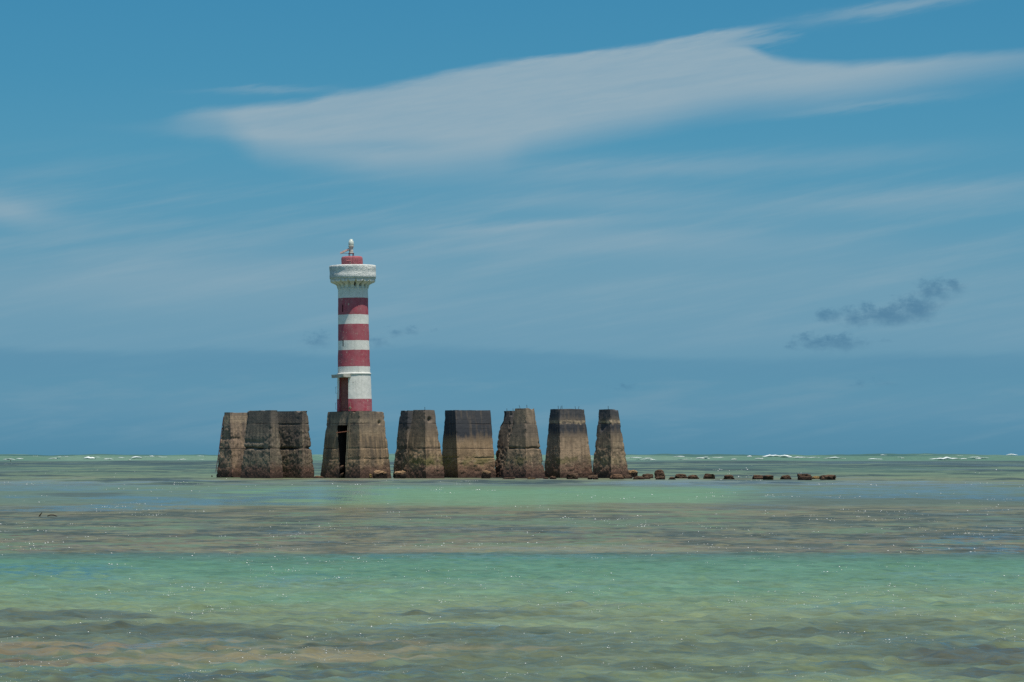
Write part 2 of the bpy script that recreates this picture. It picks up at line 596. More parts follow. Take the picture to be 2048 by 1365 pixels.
    lay(sstep(Yg, 985, 1015), (64, 112, 116), 0.8)
    lay(surf * sstep(fbm(Xf * 0.02, Yf * 0.02, 0, 4, 91), .5, .7), (124, 164, 152), 0.7)
    lay(sstep(Yg, 1150, 1300), (70, 112, 124), 1.0)
    # foot of the blocks and rocks stands on a pale shallow ledge
    lay(sstep(np.abs(Yf - 178.5), 7, 2) * sstep(np.abs(PX - 1060), 700, 600), (126, 132, 108), 0.8)
    lay(ell(700, 961, 70, 2.2, .6), (104, 98, 78), 0.7)
    C[:] = (C * 0.82 + C.mean(-1, keepdims=True) * 0.18) * 1.02
    lin = C / 255.0
    lin = np.where(lin <= 0.04045, lin / 12.92, ((lin + 0.055) / 1.055) ** 2.4) * np.array([1.03, 0.98, 0.80])
    rgba = np.concatenate([lin, np.ones(lin.shape[:2] + (1,))], -1).reshape(-1, 4)

    # calm slicks: smoother water that mirrors more of the blue sky
    calm = 0.08 + 0.35 * sstep(pa, 0.58, 0.75)
    for (cx, cy, rx, ry, k) in [(60, 975, 330, 16, .8), (350, 1003, 330, 10, 1.), (120, 1018, 260, 9, .9), (620, 985, 180, 14, .5), (330, 963, 200, 4, .6), (1850, 985, 330, 16, .9), (1500, 965, 300, 6, .7), (1300, 970, 200, 5, .5), (80, 1140, 170, 22, .7),
                                (1990, 1100, 150, 10, 1.), (1960, 1075, 200, 9, .7), (1850, 1160, 160, 14, .4), (1700, 1210, 150, 14, .4), (280, 1290, 160, 8, .7), (450, 1275, 130, 6, .6), (1850, 1290, 200, 9, .7), (1650, 1330, 200, 10, .5), (850, 1255, 130, 6, .5),
                                (250, 1195, 200, 10, .3), (620, 1160, 130, 10, .35), (1180, 1172, 120, 10, .35)]:
        calm = calm + k * 0.9 * sstep(np.sqrt(((PX - cx) / rx) ** 2 + ((PY - cy) / ry) ** 2) + (pb - 0.5) * 2.2, 1.2, 0.35)
    calm = np.clip(calm, 0, 1)
    calm *= 1 - 0.8 * surf

    me = bpy.data.meshes.new("sea")
    me.vertices.add(len(P)); me.vertices.foreach_set('co', P.ravel())
    me.loops.add(len(q) * 4); me.loops.foreach_set('vertex_index', q.ravel())
    me.polygons.add(len(q))
    me.polygons.foreach_set('loop_start', np.arange(len(q)) * 4)
    me.polygons.foreach_set('loop_total', np.full(len(q), 4))
    me.polygons.foreach_set('use_smooth', np.ones(len(q), bool))
    me.update(calc_edges=True)
    ca = me.color_attributes.new("bed", 'FLOAT_COLOR', 'POINT')
    ca.data.foreach_set('color', rgba.ravel())
    fa = me.attributes.new("calm", 'FLOAT', 'POINT')
    fa.data.foreach_set('value', calm.ravel())
    o = bpy.data.objects.new("sea", me)
    link(o)
    tag(o, "shallow rippled green and brown lagoon water over sand and reef", None, kind="structure")

    m, n, out = new_mat("lagoon_water")
    at = n.nodes.new('ShaderNodeAttribute'); at.attribute_name = "bed"
    ac = n.nodes.new('ShaderNodeAttribute'); ac.attribute_name = "calm"
    clm = E(n, ac.outputs['Fac'])
    geo = n.nodes.new('ShaderNodeNewGeometry')
    sp = n.nodes.new('ShaderNodeSeparateXYZ')
    n.links.new(geo.outputs['Position'], sp.inputs[0])
    x, y, z = (E(n, sp.outputs[i]) for i in range(3))
    pv = vec(n, x, y, 0.0)
    n1 = noise(n, pv, 2.3, 5, 0.65)
    n2 = noise(n, pv, 0.45, 4, 0.6)
    n3 = noise(n, pv, 9.0, 3, 0.6)
    n4 = noise(n, vec(n, x * 0.5, y * 0.75, 7.0), 1.0, 6, 0.75)
    n6 = noise(n, vec(n, x * 2.4, y * 6.0, 13.0), 1.0, 4, 0.7)
    n5 = noise(n, vec(n, x * 1.3, y * 2.6, 3.0), 1.0, 5, 0.8)
    f = (n1 - 0.5) * 0.25 + (n2 - 0.5) * 0.1 + (n4 - 0.5) * 0.8 + (n5 - 0.5) * 1.2 + (n6 - 0.5) * 1.1 + 1.0
    clm = (clm * (n4 + (n5 - 0.5) * 1.3).sm(0.36, 0.58)).clamp()
    sc = n.nodes.new('ShaderNodeVectorMath'); sc.operation = 'SCALE'
    n.links.new(at.outputs['Color'], sc.inputs[0])
    n.links.new((f * 0.655).out, sc.inputs['Scale'])
    dif = n.nodes.new('ShaderNodeBsdfDiffuse')
    n.links.new(sc.outputs[0], dif.inputs[0])
    lnk(n, vec(n, 0.0, 0.0, 1.0), dif.inputs['Normal'])      # the bed lies flat below the ripples
    bmp = n.nodes.new('ShaderNodeBump')
    bmp.inputs['Distance'].default_value = 0.03
    n.links.new((1.0 - clm * 0.75).out, bmp.inputs['Strength'])
    n3b = noise(n, vec(n, x * 5.5, y * 9.0, 1.0), 1.0, 4, 0.7)
    n.links.new((n3 * 0.4 + n1 * 0.6 + n3b * 0.8).out, bmp.inputs['Height'])
    fr = n.nodes.new('ShaderNodeFresnel'); fr.inputs[0].default_value = 1.33
    n.links.new(bmp.outputs[0], fr.inputs['Normal'])
    gl = n.nodes.new('ShaderNodeBsdfGlossy')
    n.links.new(bmp.outputs[0], gl.inputs['Normal'])
    n.links.new((y.sm(35.0, 180.0) * 0.22 + 0.07).out, gl.inputs['Roughness'])
    ms = n.nodes.new('ShaderNodeMixShader')
    n.links.new((E(n, fr.outputs[0]) * ((0.46 - y.sm(30.0, 160.0) * 0.26) + clm * 0.85)).clamp().out, ms.inputs[0])
    n.links.new(dif.outputs[0], ms.inputs[1])
    n.links.new(gl.outputs[0], ms.inputs[2])
    n.links.new(ms.outputs[0], out.inputs[0])
    me.materials.append(m)

    # height lookup for the flecks set on the surface
    def height(px, py):
        i = int(np.clip(np.searchsorted(rows, py), 1, nr - 1))
        j = int(np.clip(np.searchsorted(Xg[i], px), 1, nc - 1))
        return H[i, j]
    return height


sea_h = build_sea()

# ------------------------------------------------------------------ surf foam, and white flecks imitating sun glints
foam_m, n, out = new_mat("foam")
v, x, y, z = coords(n)
principled(n, out, mix(n, noise(n, v, 0.6, 4).sm(.35, .7), s2l((190, 204, 202)), s2l((236, 240, 238))), 0.7)

surf_list = [(5, 32, 917, 921), (32, 48, 916, 918.5), (95, 122, 916, 918.5), (166, 192, 914, 919.5), (206, 228, 917.5, 920), (236, 252, 914, 916.5), (262, 284, 913.5, 918),
             (298, 308, 911, 914), (354, 372, 918, 920.5), (256, 262, 919, 920.5), (1256, 1284, 913.5, 917), (1272, 1312, 917.5, 921), (1355, 1378, 918, 920.5), (1391, 1420, 914.5, 919),
             (1424, 1447, 913.5, 916.5), (1461, 1475, 917.5, 920.5), (1493, 1504, 910.5, 915), (1509, 1528, 916.5, 919.5), (1524, 1584, 909.5, 915.5), (1560, 1640, 914, 916.5),
             (1646, 1692, 914.5, 918.5), (1735, 1765, 917.5, 920), (1760, 1775, 909, 911.5), (1858, 1936, 915, 920), (1936, 1975, 916.5, 919), (2012, 2036, 908, 911), (1030, 1050, 914, 917), (878, 884, 914, 916)]
rs_ = random.Random(4)
for _ in range(46):
    x_ = rs_.uniform(0, 2048); w_ = rs_.uniform(5, 30); y_ = rs_.choice([rs_.uniform(911, 914), rs_.uniform(915, 919.5)])
    surf_list.append((x_, x_ + w_, y_, y_ + rs_.uniform(0.9, 1.7)))
fv, ff = [], []
for (x0, x1, y0, y1) in surf_list:
    D = 868.0 if y1 > 912.8 else 884.0
    zt, zb = zat(y0, D), zat(y1, D)
    xa, xb = xat(x0, D), xat(x1, D)
    w = xb - xa
    nseg = max(10, int(w / 0.45)); nv = 9
    base = len(fv)
    sd = x0 * 0.37
    fa_ = fbm(np.linspace(0, w * 0.55, nseg + 1), sd, 0, 4, 3)
    jj, ii = np.meshgrid(np.arange(nv), np.arange(nseg + 1))
    fr_ = vn(ii / nseg * w * 0.9, jj * 1.7, sd, 8)
    for i in range(nseg + 1):
        t = i / nseg
        env = math.sin(math.pi * t) ** 0.6
        a = float(fa_[i])
        h = (zt - zb) * (0.15 + 1.45 * env * max(0.0, a - 0.16))
        cz = zb + (zt - zb) * 0.15 + 0.15 * (float(vn(t * w * 0.2, sd, 1)) - .5)
        for j in range(nv):
            b = math.pi * 2 * j / nv
            rr = 0.75 + 0.5 * float(fr_[i, j])
            fv.append((xa + w * t + 0.3 * (rr - 1), D + 1.6 * math.cos(b) * rr * env, cz + h * 0.5 + h * 0.5 * math.sin(b) * rr))
    for i in range(nseg):
        for j in range(nv):
            j2 = (j + 1) % nv
            ff.append((base + i * nv + j, base + (i + 1) * nv + j, base + (i + 1) * nv + j2, base + i * nv + j2))
o = mesh_obj("surf_foam", fv, ff, foam_m, smooth=True)
tag(o, "white surf breaking in short lines along the outer reef below the horizon", "surf foam", kind="stuff")

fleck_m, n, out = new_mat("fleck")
principled(n, out, (0.93, 0.93, 0.88), 0.35, spec=0.6)  # near-white octahedra added to imitate sun glints on the ripples
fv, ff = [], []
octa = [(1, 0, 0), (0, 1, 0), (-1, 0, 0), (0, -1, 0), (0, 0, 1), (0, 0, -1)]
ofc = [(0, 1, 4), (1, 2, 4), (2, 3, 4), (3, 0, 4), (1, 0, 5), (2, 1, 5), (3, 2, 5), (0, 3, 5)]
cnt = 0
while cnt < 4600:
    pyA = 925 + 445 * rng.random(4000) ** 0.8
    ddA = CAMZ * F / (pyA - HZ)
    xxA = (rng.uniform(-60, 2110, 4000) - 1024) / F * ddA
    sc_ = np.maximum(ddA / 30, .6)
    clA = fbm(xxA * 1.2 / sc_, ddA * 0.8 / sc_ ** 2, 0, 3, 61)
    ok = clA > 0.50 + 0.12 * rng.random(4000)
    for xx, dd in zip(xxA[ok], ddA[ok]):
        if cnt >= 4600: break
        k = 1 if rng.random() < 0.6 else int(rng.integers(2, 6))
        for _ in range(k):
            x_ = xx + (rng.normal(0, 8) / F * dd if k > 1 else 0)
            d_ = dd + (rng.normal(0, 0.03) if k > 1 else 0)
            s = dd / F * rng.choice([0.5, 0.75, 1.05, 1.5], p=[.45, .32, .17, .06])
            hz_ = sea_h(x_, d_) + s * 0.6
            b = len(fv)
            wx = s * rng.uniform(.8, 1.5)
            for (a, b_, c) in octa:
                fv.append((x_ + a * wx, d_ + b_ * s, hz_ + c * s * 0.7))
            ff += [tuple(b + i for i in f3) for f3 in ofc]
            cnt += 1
o = mesh_obj("glint_flecks", fv, ff, fleck_m, smooth=True)
tag(o, "tiny white flecks added as sun glints over the lagoon ripples", "glint flecks", kind="stuff")


# ------------------------------------------------------------------ weathered concrete
def concrete_mat(name, seed, zH, stain=None, light=(138, 121, 101), dark=(92, 84, 75), growth=1.0, rough_top=0.0, green=0.5, rust=0.0, joints=(1.93, 3.54), paleband=None):
    m, n, out = new_mat(name)
    v, x, y, z = coords(n)
    w = x * 0.83 + y * 0.56               # runs along both visible faces
    big = noise(n, vec(n, x, y, z * 1.2 + seed), 0.9, 4, 0.6)
    mid = noise(n, vec(n, x + seed, y, z), 3.2, 5, 0.65)
    fin = noise(n, vec(n, x, y + seed, z), 14.0, 4, 0.7)
    stre = noise(n, vec(n, (x + seed) * 5.0, y * 5.0, z * 0.45), 1.0, 4, 0.6)
    c = mix(n, (big * 0.45 + stre * 0.7).sm(0.44, 0.74), s2l(dark), s2l(light))
    c = mix(n, (mid * 0.5 + stre * 0.5).sm(0.50, 0.70) * 0.6, c, s2l((150, 132, 104)))
    # form board lines: each board a slightly different tone, thin dark joints
    bz = z * 3.4 + (mid - 0.5) * 0.12
    bd = (bz.frac() - 0.5).abs()
    flo = bz._op('FLOOR')
    tn = n.nodes.new('ShaderNodeTexWhiteNoise'); tn.noise_dimensions = '1D'
    n.links.new((flo + seed).out, tn.inputs['W'])
    tone = E(n, tn.outputs[0])
    c = mix(n, tone.sm(0.2, 1.0) * 0.26, c, s2l((80, 70, 58)))
    line = bd.sm(0.455, 0.495) * mid.sm(0.40, 0.62) * 0.55
    jn = None
    for jz in joints:
        g = (z - jz + (mid - 0.5) * 0.05).abs().sm(0.045, 0.012)
        jn = g if jn is None else jn.mx(g)
    line = line.mx(jn * 0.8 * noise(n, vec(n, x * 0.7 + seed, y * 0.7, z * 3.0), 1.0, 3).sm(0.40, 0.60))
    # upper black lichen stain with hanging streaks
    sfac = None
    if stain:
        for (z0, z1, amt, sl) in stain:
            g = (z - z0 + (stre - 0.5) * sl + (big - 0.5) * 0.5).sm(-0.38, 0.48) * (1.0 - (z - z1 + (stre - .5) * sl).sm(-0.06, 0.12)) * amt
            g = g * (0.55 + stre.sm(0.25, 0.6) * 0.6)
            sfac = g if sfac is None else sfac.mx(g)
        c = mix(n, sfac.clamp(), c, s2l((42, 47, 52)))
    # wash of grey over the upper parts
    c = mix(n, (z + (big - .5) * 2.0).sm(1.6, zH) * 0.35, c, s2l((92, 90, 82)))
    if paleband:
        for (pz, pw, am) in paleband:
            g = (z - pz + (mid - .5) * .3 + (big - .5) * .35).abs().sm(pw, pw * .4) * am * mid.sm(.35, .6)
            c = mix(n, g, c, s2l((178, 158, 122)))
    if rust:
        g = (noise(n, vec(n, x * 3.1 + seed * 2.0, y * 3.1, z * 0.25), 1.0, 2).sm(0.62, 0.72)) * z.sm(1.6, 2.2) * (1.0 - z.sm(3.1, 3.6)) * rust
        c = mix(n, g, c, s2l((128, 78, 48)))
    # tide zone: green weed, then red-brown crust, black at the foot
    zg = z + (mid - 0.5) * 0.9 + (big - .5) * 0.7
    c = mix(n, zg.sm(0.75, 1.05) * (1.0 - zg.sm(1.25, 1.6)) * big.sm(0.42, 0.6) * green, c, s2l((88, 86, 50)))
    c = mix(n, (1.0 - zg.sm(0.45, 1.15)) * 0.8 * growth, c, mix(n, fin.sm(.4, .62), s2l((58, 44, 38)), s2l((112, 84, 68))))
    c = mix(n, (1.0 - (z + (mid - 0.5) * 0.5).sm(0.12, 0.55)) * 0.7 * growth, c, s2l((48, 38, 34)))
    # rough exposed aggregate: pits
    pit = noise(n, vec(n, x, y, z + seed), 12.0, 5, 0.8)
    low_ = (1.0 - (z + (big - .5) * 1.6).sm(1.4, 2.3)).mx(rough_top)
    c = mix(n, (1.0 - pit.sm(0.34, 0.46)) * (0.12 + low_ * 0.34), c, s2l((46, 42, 38)))
    c = mix(n, line, c, s2l((45, 40, 36)))
    c = mix(n, 1.0, c, (CK * 0.98, CK * 0.97, CK * 1.07), 'MULTIPLY')
    h = big * 0.3 + mid * 0.5 + pit * (0.25 + low_ * 1.2) - line * 0.8 + fin * 0.1
    principled(n, out, c, 0.92, h, 0.6, 0.05, spec=0.12)
    return m


CK = 1.42
inner_m = simple_mat("cavity_concrete", (52, 46, 40), (36, 32, 30), 3)


class Pillar:
    pass


def span(c, L, Rr, ca, sa):
    """widths of the right and left faces whose far corners lie on bearings Rr and L"""
    tl, tr = (L - 1024.0) / F, (Rr - 1024.0) / F
    return (tr * c.y - c.x) / (ca - tr * sa), (c.x - tl * c.y) / (sa + tl * ca)


def make_pillar(name, seed, top, ytop, botm, depth, alpha, mat, notches=(), erode=(0.9, 2.2, 0.05), hole=None, chips=0.06, parent=None, nick=()):
    """top/botm: (left, near corner, right) bearings in px; alpha: heading of the right face in degrees"""
    ca, sa = math.cos(R(alpha)), math.sin(R(alpha))
    u = Vector((ca, sa, 0)); vv = Vector((-sa, ca, 0))
    ppm = F / depth
    (Lb, Cb, Rb), (Lt, Ct, Rt) = botm, top
    cb = Vector((xat(Cb, depth), depth, 0))
    wb, lb = span(cb, Lb, Rb, ca, sa)
    wt, lt = span(Vector((xat(Ct, depth + .4), depth + .4, 0)), Lt, Rt, ca, sa)
    # centre stays put from bottom to top in depth
    cenb = cb + u * wb / 2 + vv * lb / 2
    dtop = cenb.y - (wt / 2 * sa + lt / 2 * ca)
    ct = Vector((xat(Ct, dtop), dtop, 0))
    zt = zat(ytop, dtop)
    ct.z = zt
    B0 = -0.6                                  # carried on down below the water
    g = B0 / zt
    cbx = cb + (ct - cb) * g; cbx.z = B0
    wbx, lbx = wb + (wt - wb) * g, lb + (lt - lb) * g
    org = Vector((cenb.x, cenb.y, 0))

    def P(a, b, t):                            # a along u 0..1, b along v 0..1, t height 0..1
        c = cbx.lerp(ct, t)
        w_ = wbx + (wt - wbx) * t; l_ = lbx + (lt - lbx) * t
        return c + u * (a * w_) + vv * (b * l_) - org
    st = 0.05
    na, nb, nz = max(6, int(wbx / st)), max(6, int(lbx / st)), int((zt - B0) / st)
    verts, faces, mats = [], [], []
    key = {}

    def vid(a, b, t):
        k = (round(a * na), round(b * nb), round(t * nz))
        if k not in key:
            key[k] = len(verts)
            verts.append(P(k[0] / na, k[1] / nb, k[2] / nz))
        return key[k]

    def inhole(side, s_, t_):
        if hole is None or side != 'L': return False
        return hole['test'](P(0, s_, t_) + org)
    for k in range(nz):
        t0, t1 = k / nz, (k + 1) / nz
        for i in range(na):
            a0_, a1_ = i / na, (i + 1) / na
            faces.append((vid(a0_, 0, t0), vid(a1_, 0, t0), vid(a1_, 0, t1), vid(a0_, 0, t1)))
            faces.append((vid(a1_, 1, t0), vid(a0_, 1, t0), vid(a0_, 1, t1), vid(a1_, 1, t1)))
        for j in range(nb):
            b0_, b1_ = j / nb, (j + 1) / nb
            if not inhole('L', (b0_ + b1_) / 2, (t0 + t1) / 2):
                faces.append((vid(0, b1_, t0), vid(0, b0_, t0), vid(0, b0_, t1), vid(0, b1_, t1)))
            faces.append((vid(1, b0_, t0), vid(1, b1_, t0), vid(1, b1_, t1), vid(1, b0_, t1)))
    for i in range(na):
        for j in range(nb):
            faces.append((vid(i / na, j / nb, 1), vid((i + 1) / na, j / nb, 1), vid((i + 1) / na, (j + 1) / nb, 1), vid(i / na, (j + 1) / nb, 1)))
    V = np.array([tuple(v) for v in verts])
    keys = np.array(list(key.keys()), float)
    A, Bc, T = keys[:, 0] / na, keys[:, 1] / nb, keys[:, 2] / nz
    z = V[:, 2]
    w = wbx + (wt - wbx) * T; l = lbx + (lt - lbx) * T
    ea = np.minimum(A, 1 - A) * w; eb = np.minimum(Bc, 1 - Bc) * l
    # outward direction: face normal, blended on corners
    na_ = np.where(A == 0, -1.0, np.where(A == 1, 1.0, 0)); nb_ = np.where(Bc == 0, -1.0, np.where(Bc == 1, 1.0, 0))
    side = (na_ != 0) | (nb_ != 0)
    nx = na_ * u.x + nb_ * vv.x; ny = na_ * u.y + nb_ * vv.y
    ln = np.maximum(np.hypot(nx, ny), 1e-6)
    nx, ny = nx / ln, ny / ln
    e0, e1, ea_ = erode
    er = sstep(z, e1 + .35, e1 - .25) * sstep(z, e0 - .5, e0) * ea_ + 0.012
    n1 = fbm(V[:, 0] * 2.2 + seed, V[:, 1] * 2.2, z * 2.2, 4, seed, 0.6)
    n2 = fbm(V[:, 0] * 7 + seed, V[:, 1] * 7, z * 7, 3, seed + 5, 0.6)
    dpt = er * 2.0 * (n1 - 0.48) + er * 1.6 * (n2 - 0.5) + 0.02 * (fbm(V[:, 0] * .8, V[:, 1] * .8, z * .8, 2, seed + 2) - .5)
    for (nz_, nd, nw) in notches:
        zz = z + 0.10 * (fbm(V[:, 0] * 1.3, V[:, 1] * 1.3, seed, 2, seed + 8) - .5)
        dpt += nd * np.exp(-((zz - nz_) / nw) ** 2) * sstep(fbm(V[:, 0] * .9 + 3, V[:, 1] * .9, seed, 2, seed + 3), .25, .5)
    corner = sstep(np.maximum(ea, eb), 0.22, 0.0) if True else 0
    cor = sstep(ea + eb, 0.20, 0.0)
    chip = np.clip(fbm(V[:, 0] * 3.1, V[:, 1] * 3.1, z * 3.1, 3, seed + 20) - 0.52, 0, 1) * 5
    dpt += cor * chip * chips
    for (pz, dep, wd, a_, b_) in nick:
        q = ((z - pz) / wd) ** 2 + ((A - a_) * w / wd) ** 2 + ((Bc - b_) * l / wd) ** 2
        dpt += dep * np.exp(-q)
    dpt = np.clip(dpt, -0.04, 0.35) * side
    V[:, 0] -= nx * dpt; V[:, 1] -= ny * dpt
    topm = sstep(z, zt - 0.16, zt)
    V[:, 2] += topm * (0.07 * (fbm(V[:, 0] * 1.1, V[:, 1] * 1.1, seed, 3, seed + 4) - .6) + np.where(ea + eb < 9, 0, 0))
    V[:, 2] -= topm * np.clip(fbm(V[:, 0] * 2.3, V[:, 1] * 2.3, seed, 2, seed + 6) - 0.62, 0, 1) * 0.5
    nf = len(faces)
    Vl = [tuple(p) for p in V]
    if hole is not None:
        fr_, bk_ = hole['box'](org, u, vv)
        b = len(Vl)
        Vl += fr_ + bk_
        for i in range(4):
            j = (i + 1) % 4
            faces.append((b + i, b + j, b + 4 + j, b + 4 + i))
        faces.append((b + 4, b + 5, b + 6, b + 7))
    me = bpy.data.meshes.new(name)
    me.from_pydata(Vl, [], faces)
    me.materials.append(mat); me.materials.append(inner_m)
    mi = np.zeros(len(faces), int); mi[nf:] = 1
    me.polygons.foreach_set('material_index', mi)
    me.polygons.foreach_set('use_smooth', [True] * len(faces))
    me.update()
    me.set_sharp_from_angle(angle=R(42))
    o = bpy.data.objects.new(name, me)
    if parent is None:
        o.location = org
    link(o, parent)
    r = Pillar()
    r.o, r.org, r.u, r.v, r.ct, r.cb, r.zt, r.wt, r.lt, r.w, r.l = o, org, u, vv, ct, cb, zt, wt, lt, wb, lb
    # plane of left face: through cb with directions vv and (ct-cb)
    r.nL = vv.cross(ct - cb).normalized()
    if r.nL.y > 0: r.nL = -r.nL
    return r


def face_hit(pl, X, Y, off=0.0):
    """point where the sight line X,Y meets the left face, off metres proud of it"""
    o_ = Vector((0, 0, CAMZ)); d_ = (pix(X, Y, 100) - o_)
    t = (pl.cb + pl.nL * off - o_).dot(pl.nL) / d_.dot(pl.nL)
    return o_ + d_ * t


rust_m = simple_mat("rusty_steel", (98, 58, 42), (54, 38, 34), 12, 0.8)
rebar_m = simple_mat("dark_rebar", (62, 48, 44), (38, 34, 34), 12, 0.8)


def rebar(pl, X, Y0, Y1, X1=None, dep=0.5, r=0.014):
    X1 = X if X1 is None else X1
    D = pl.org.y
    bm = bmesh.new()
    a = pix(X, Y1, D) - Vector((0, 0, 0.18)); b = pix(X1, Y0, D)
    tube(bm, [a - pl.org, a.lerp(b, .5) - pl.org + Vector((0.01, 0, 0)), b - pl.org], r)
    bm_obj("rebar", bm, rebar_m, pl.o)


GP = "weathered concrete blocks standing in a row in the water"
PILL = []


def pillar(label, *a, **k):
    p = make_pillar("concrete_block", *a, **k)
    tag(p.o, label, "concrete block", GP)
    PILL.append(p)
    return p


m1 = concrete_mat("concrete_a", 1.3, 4.3, stain=None, light=(150, 128, 100), dark=(96, 84, 70), growth=1.1, rough_top=0.35, green=0.0, paleband=[(3.9, .35, .35)])
m2 = concrete_mat("concrete_b", 4.1, 4.3, stain=[(3.5, 5, .35, .5)], light=(128, 116, 94), dark=(86, 80, 68), growth=1.05, rough_top=0.4, green=0.15)
m3 = concrete_mat("concrete_c", 7.7, 4.3, stain=[(3.6, 5, .25, .6)], light=(130, 116, 92), dark=(84, 76, 66), growth=1.05, rough_top=0.5, green=0.1)
P1 = pillar("leftmost weathered concrete block, half hidden behind its right neighbour", 1, (447.5, 459.5, 512), 825, (433, 464, 526), 188.0, 46, m1,
            notches=[(2.6, .05, .12)], erode=(0.3, 3.3, 0.035), chips=.10)
P2 = pillar("broad grey concrete block in the left cluster with a deep cracked groove, second from left", 2, (495, 541, 556), 821, (481, 540, 567), 183.4, 49, m2,
            notches=[(1.93, .20, .07), (2.35, .07, .10)], erode=(0.4, 2.7, 0.028), chips=.07)
P3 = pillar("right block of the left cluster of three, rough pitted middle", 3, (548, 603.5, 615), 822, (545, 604, 630), 184.5, 50, m3,
            notches=[(1.95, .20, .08), (3.5, .04, .03)], erode=(0.4, 3.1, 0.038), chips=.07)
m5 = concrete_mat("concrete_e", 12.2, 4.3, stain=[(3.2, 5, .85, .9)], light=(124, 110, 88), dark=(84, 76, 64), green=0.2, paleband=[(1.75, .14, .3)])
m6 = concrete_mat("concrete_f", 15.9, 4.3, stain=[(3.0, 5, .4, 1.2)], light=(142, 120, 90), dark=(94, 82, 64), green=0.8)
P5 = pillar("concrete block with black stained top left corner, behind the block with a hole", 5, (800.5, 815.5, 838), 821.5, (785, 812, 850), 187.5, 35, m5, erode=(0.3, 2.0, 0.045))
P6 = pillar("concrete block with a small square hole near its top and one upright rebar", 6, (826, 849.5, 869), 820, (806, 852.5, 892), 183.2, 42, m6,
            notches=[(1.93, .06, .03)], erode=(0.3, 1.7, 0.05), nick=[(3.78, .22, .13, .42, 0.0)])
m7 = concrete_mat("concrete_g", 21.4, 4.3, stain=[(2.62, 5, 1.0, .8)], light=(156, 132, 98), dark=(120, 102, 76), green=0.75, paleband=[(1.1, .08, .5)])
P7 = pillar("wide concrete block whose upper half is stained black with hanging streaks", 7, (890, 910.5, 981), 820.5, (880, 916, 992), 186.6, 28, m7,
            notches=[(1.32, .05, .05)], erode=(0.2, 1.3, 0.05), chips=.04)
m8 = concrete_mat("concrete_h", 26.2, 4.2, stain=[(3.5, 5, .6, .6)], light=(124, 108, 86), dark=(84, 74, 62), green=0.1, rust=0.8)
m9 = concrete_mat("concrete_i", 31.1, 4.4, stain=[(2.5, 3.6, .35, 1.0)], light=(142, 122, 94), dark=(98, 88, 70), green=0.7, growth=1.05)
P8 = pillar("rust streaked concrete block with broken stepped left edge, behind the tall grey block", 8, (1003.5, 1022.5, 1040), 822, (985, 1010, 1052), 187.8, 36, m8,
            erode=(0.3, 1.9, 0.09), chips=.16, nick=[(4.3, .2, .3, 0, 1), (4.0, .2, .3, 0, 1), (3.7, .2, .25, 0, 1)])
P9 = pillar("slender grey concrete block with a cracked waist and a green and red foot", 9, (1030, 1051, 1068), 817, (1004, 1052, 1091), 183.0, 44, m9,
            notches=[(1.95, .13, .05)], erode=(0.3, 1.9, 0.03), chips=.09)
m10 = concrete_mat("concrete_j", 37.7, 4.3, stain=[(2.85, 3.62, 1.0, .8), (3.75, 5, 1.0, .3)], light=(150, 130, 102), dark=(112, 98, 78), green=0.6, paleband=[(3.66, .16, .6)])
P10 = pillar("broad concrete block with black top and spalled pale seam, second block from the right", 10, (1100, 1119, 1168), 818, (1087, 1120.5, 1187), 185.6, 32, m10,
             notches=[(3.60, .02, .04)], erode=(0.2, 1.1, 0.04), chips=.05)
m11 = concrete_mat("concrete_k", 42.3, 4.3, stain=[(2.9, 3.55, .9, .7), (3.8, 5, 1.0, .35)], light=(140, 122, 94), dark=(96, 84, 68), green=0.25, paleband=[(3.66, .16, .6)])
P11 = pillar("rightmost concrete block, narrow and steep with a single rebar on top", 11, (1198, 1220.5, 1236), 819, (1183, 1222.5, 1259), 184.2, 40, m11,
             erode=(0.3, 1.9, 0.05), chips=.06, nick=[(3.5, .16, .22, 0, .55), (3.2, .10, .15, 0, .65)])
for (p, X, Y0, Y1, X1) in [(P6, 849.5, 814.5, 821, None), (P8, 1013.6, 817.5, 823, None), (P8, 1026, 817.5, 822, None), (P9, 1042, 811, 818, 1038), (P9, 1054, 810, 818, 1053.5),
                           (P10, 1116.3, 812, 819, None), (P10, 1120, 813, 820, 1122), (P10, 1123.8, 811.5, 819, None), (P10, 1151.5, 813, 820, 1150), (P10, 1155, 813, 820, 1158), (P11, 1216.3, 812.5, 820, None)]:
    rebar(p, X, Y0, Y1, X1)
# thin reddish pipe leaning on the outer edge of the leftmost block
bm = bmesh.new()
pts = [pix(x_, y_, 188.9) - P1.org for x_, y_ in [(447, 835), (442, 870), (437.5, 905), (434.5, 925), (431.5, 944)]]
tube(bm, pts, 0.022)
bm_obj("drain_pipe", bm, simple_mat("red_pipe", (110, 52, 56), (86, 44, 46), 10), P1.o)

# ------------------------------------------------------------------ lighthouse
m4 = concrete_mat("concrete_d", 9.4, 4.35, stain=[(3.0, 5, .25, .8)], light=(146, 124, 92), dark=(94, 84, 68), green=0.0, growth=0.95, rough_top=0.15, paleband=[(3.7, .3, .25), (3.1, .3, .25)])
LH = empty("lighthouse", (0, 0, 0))


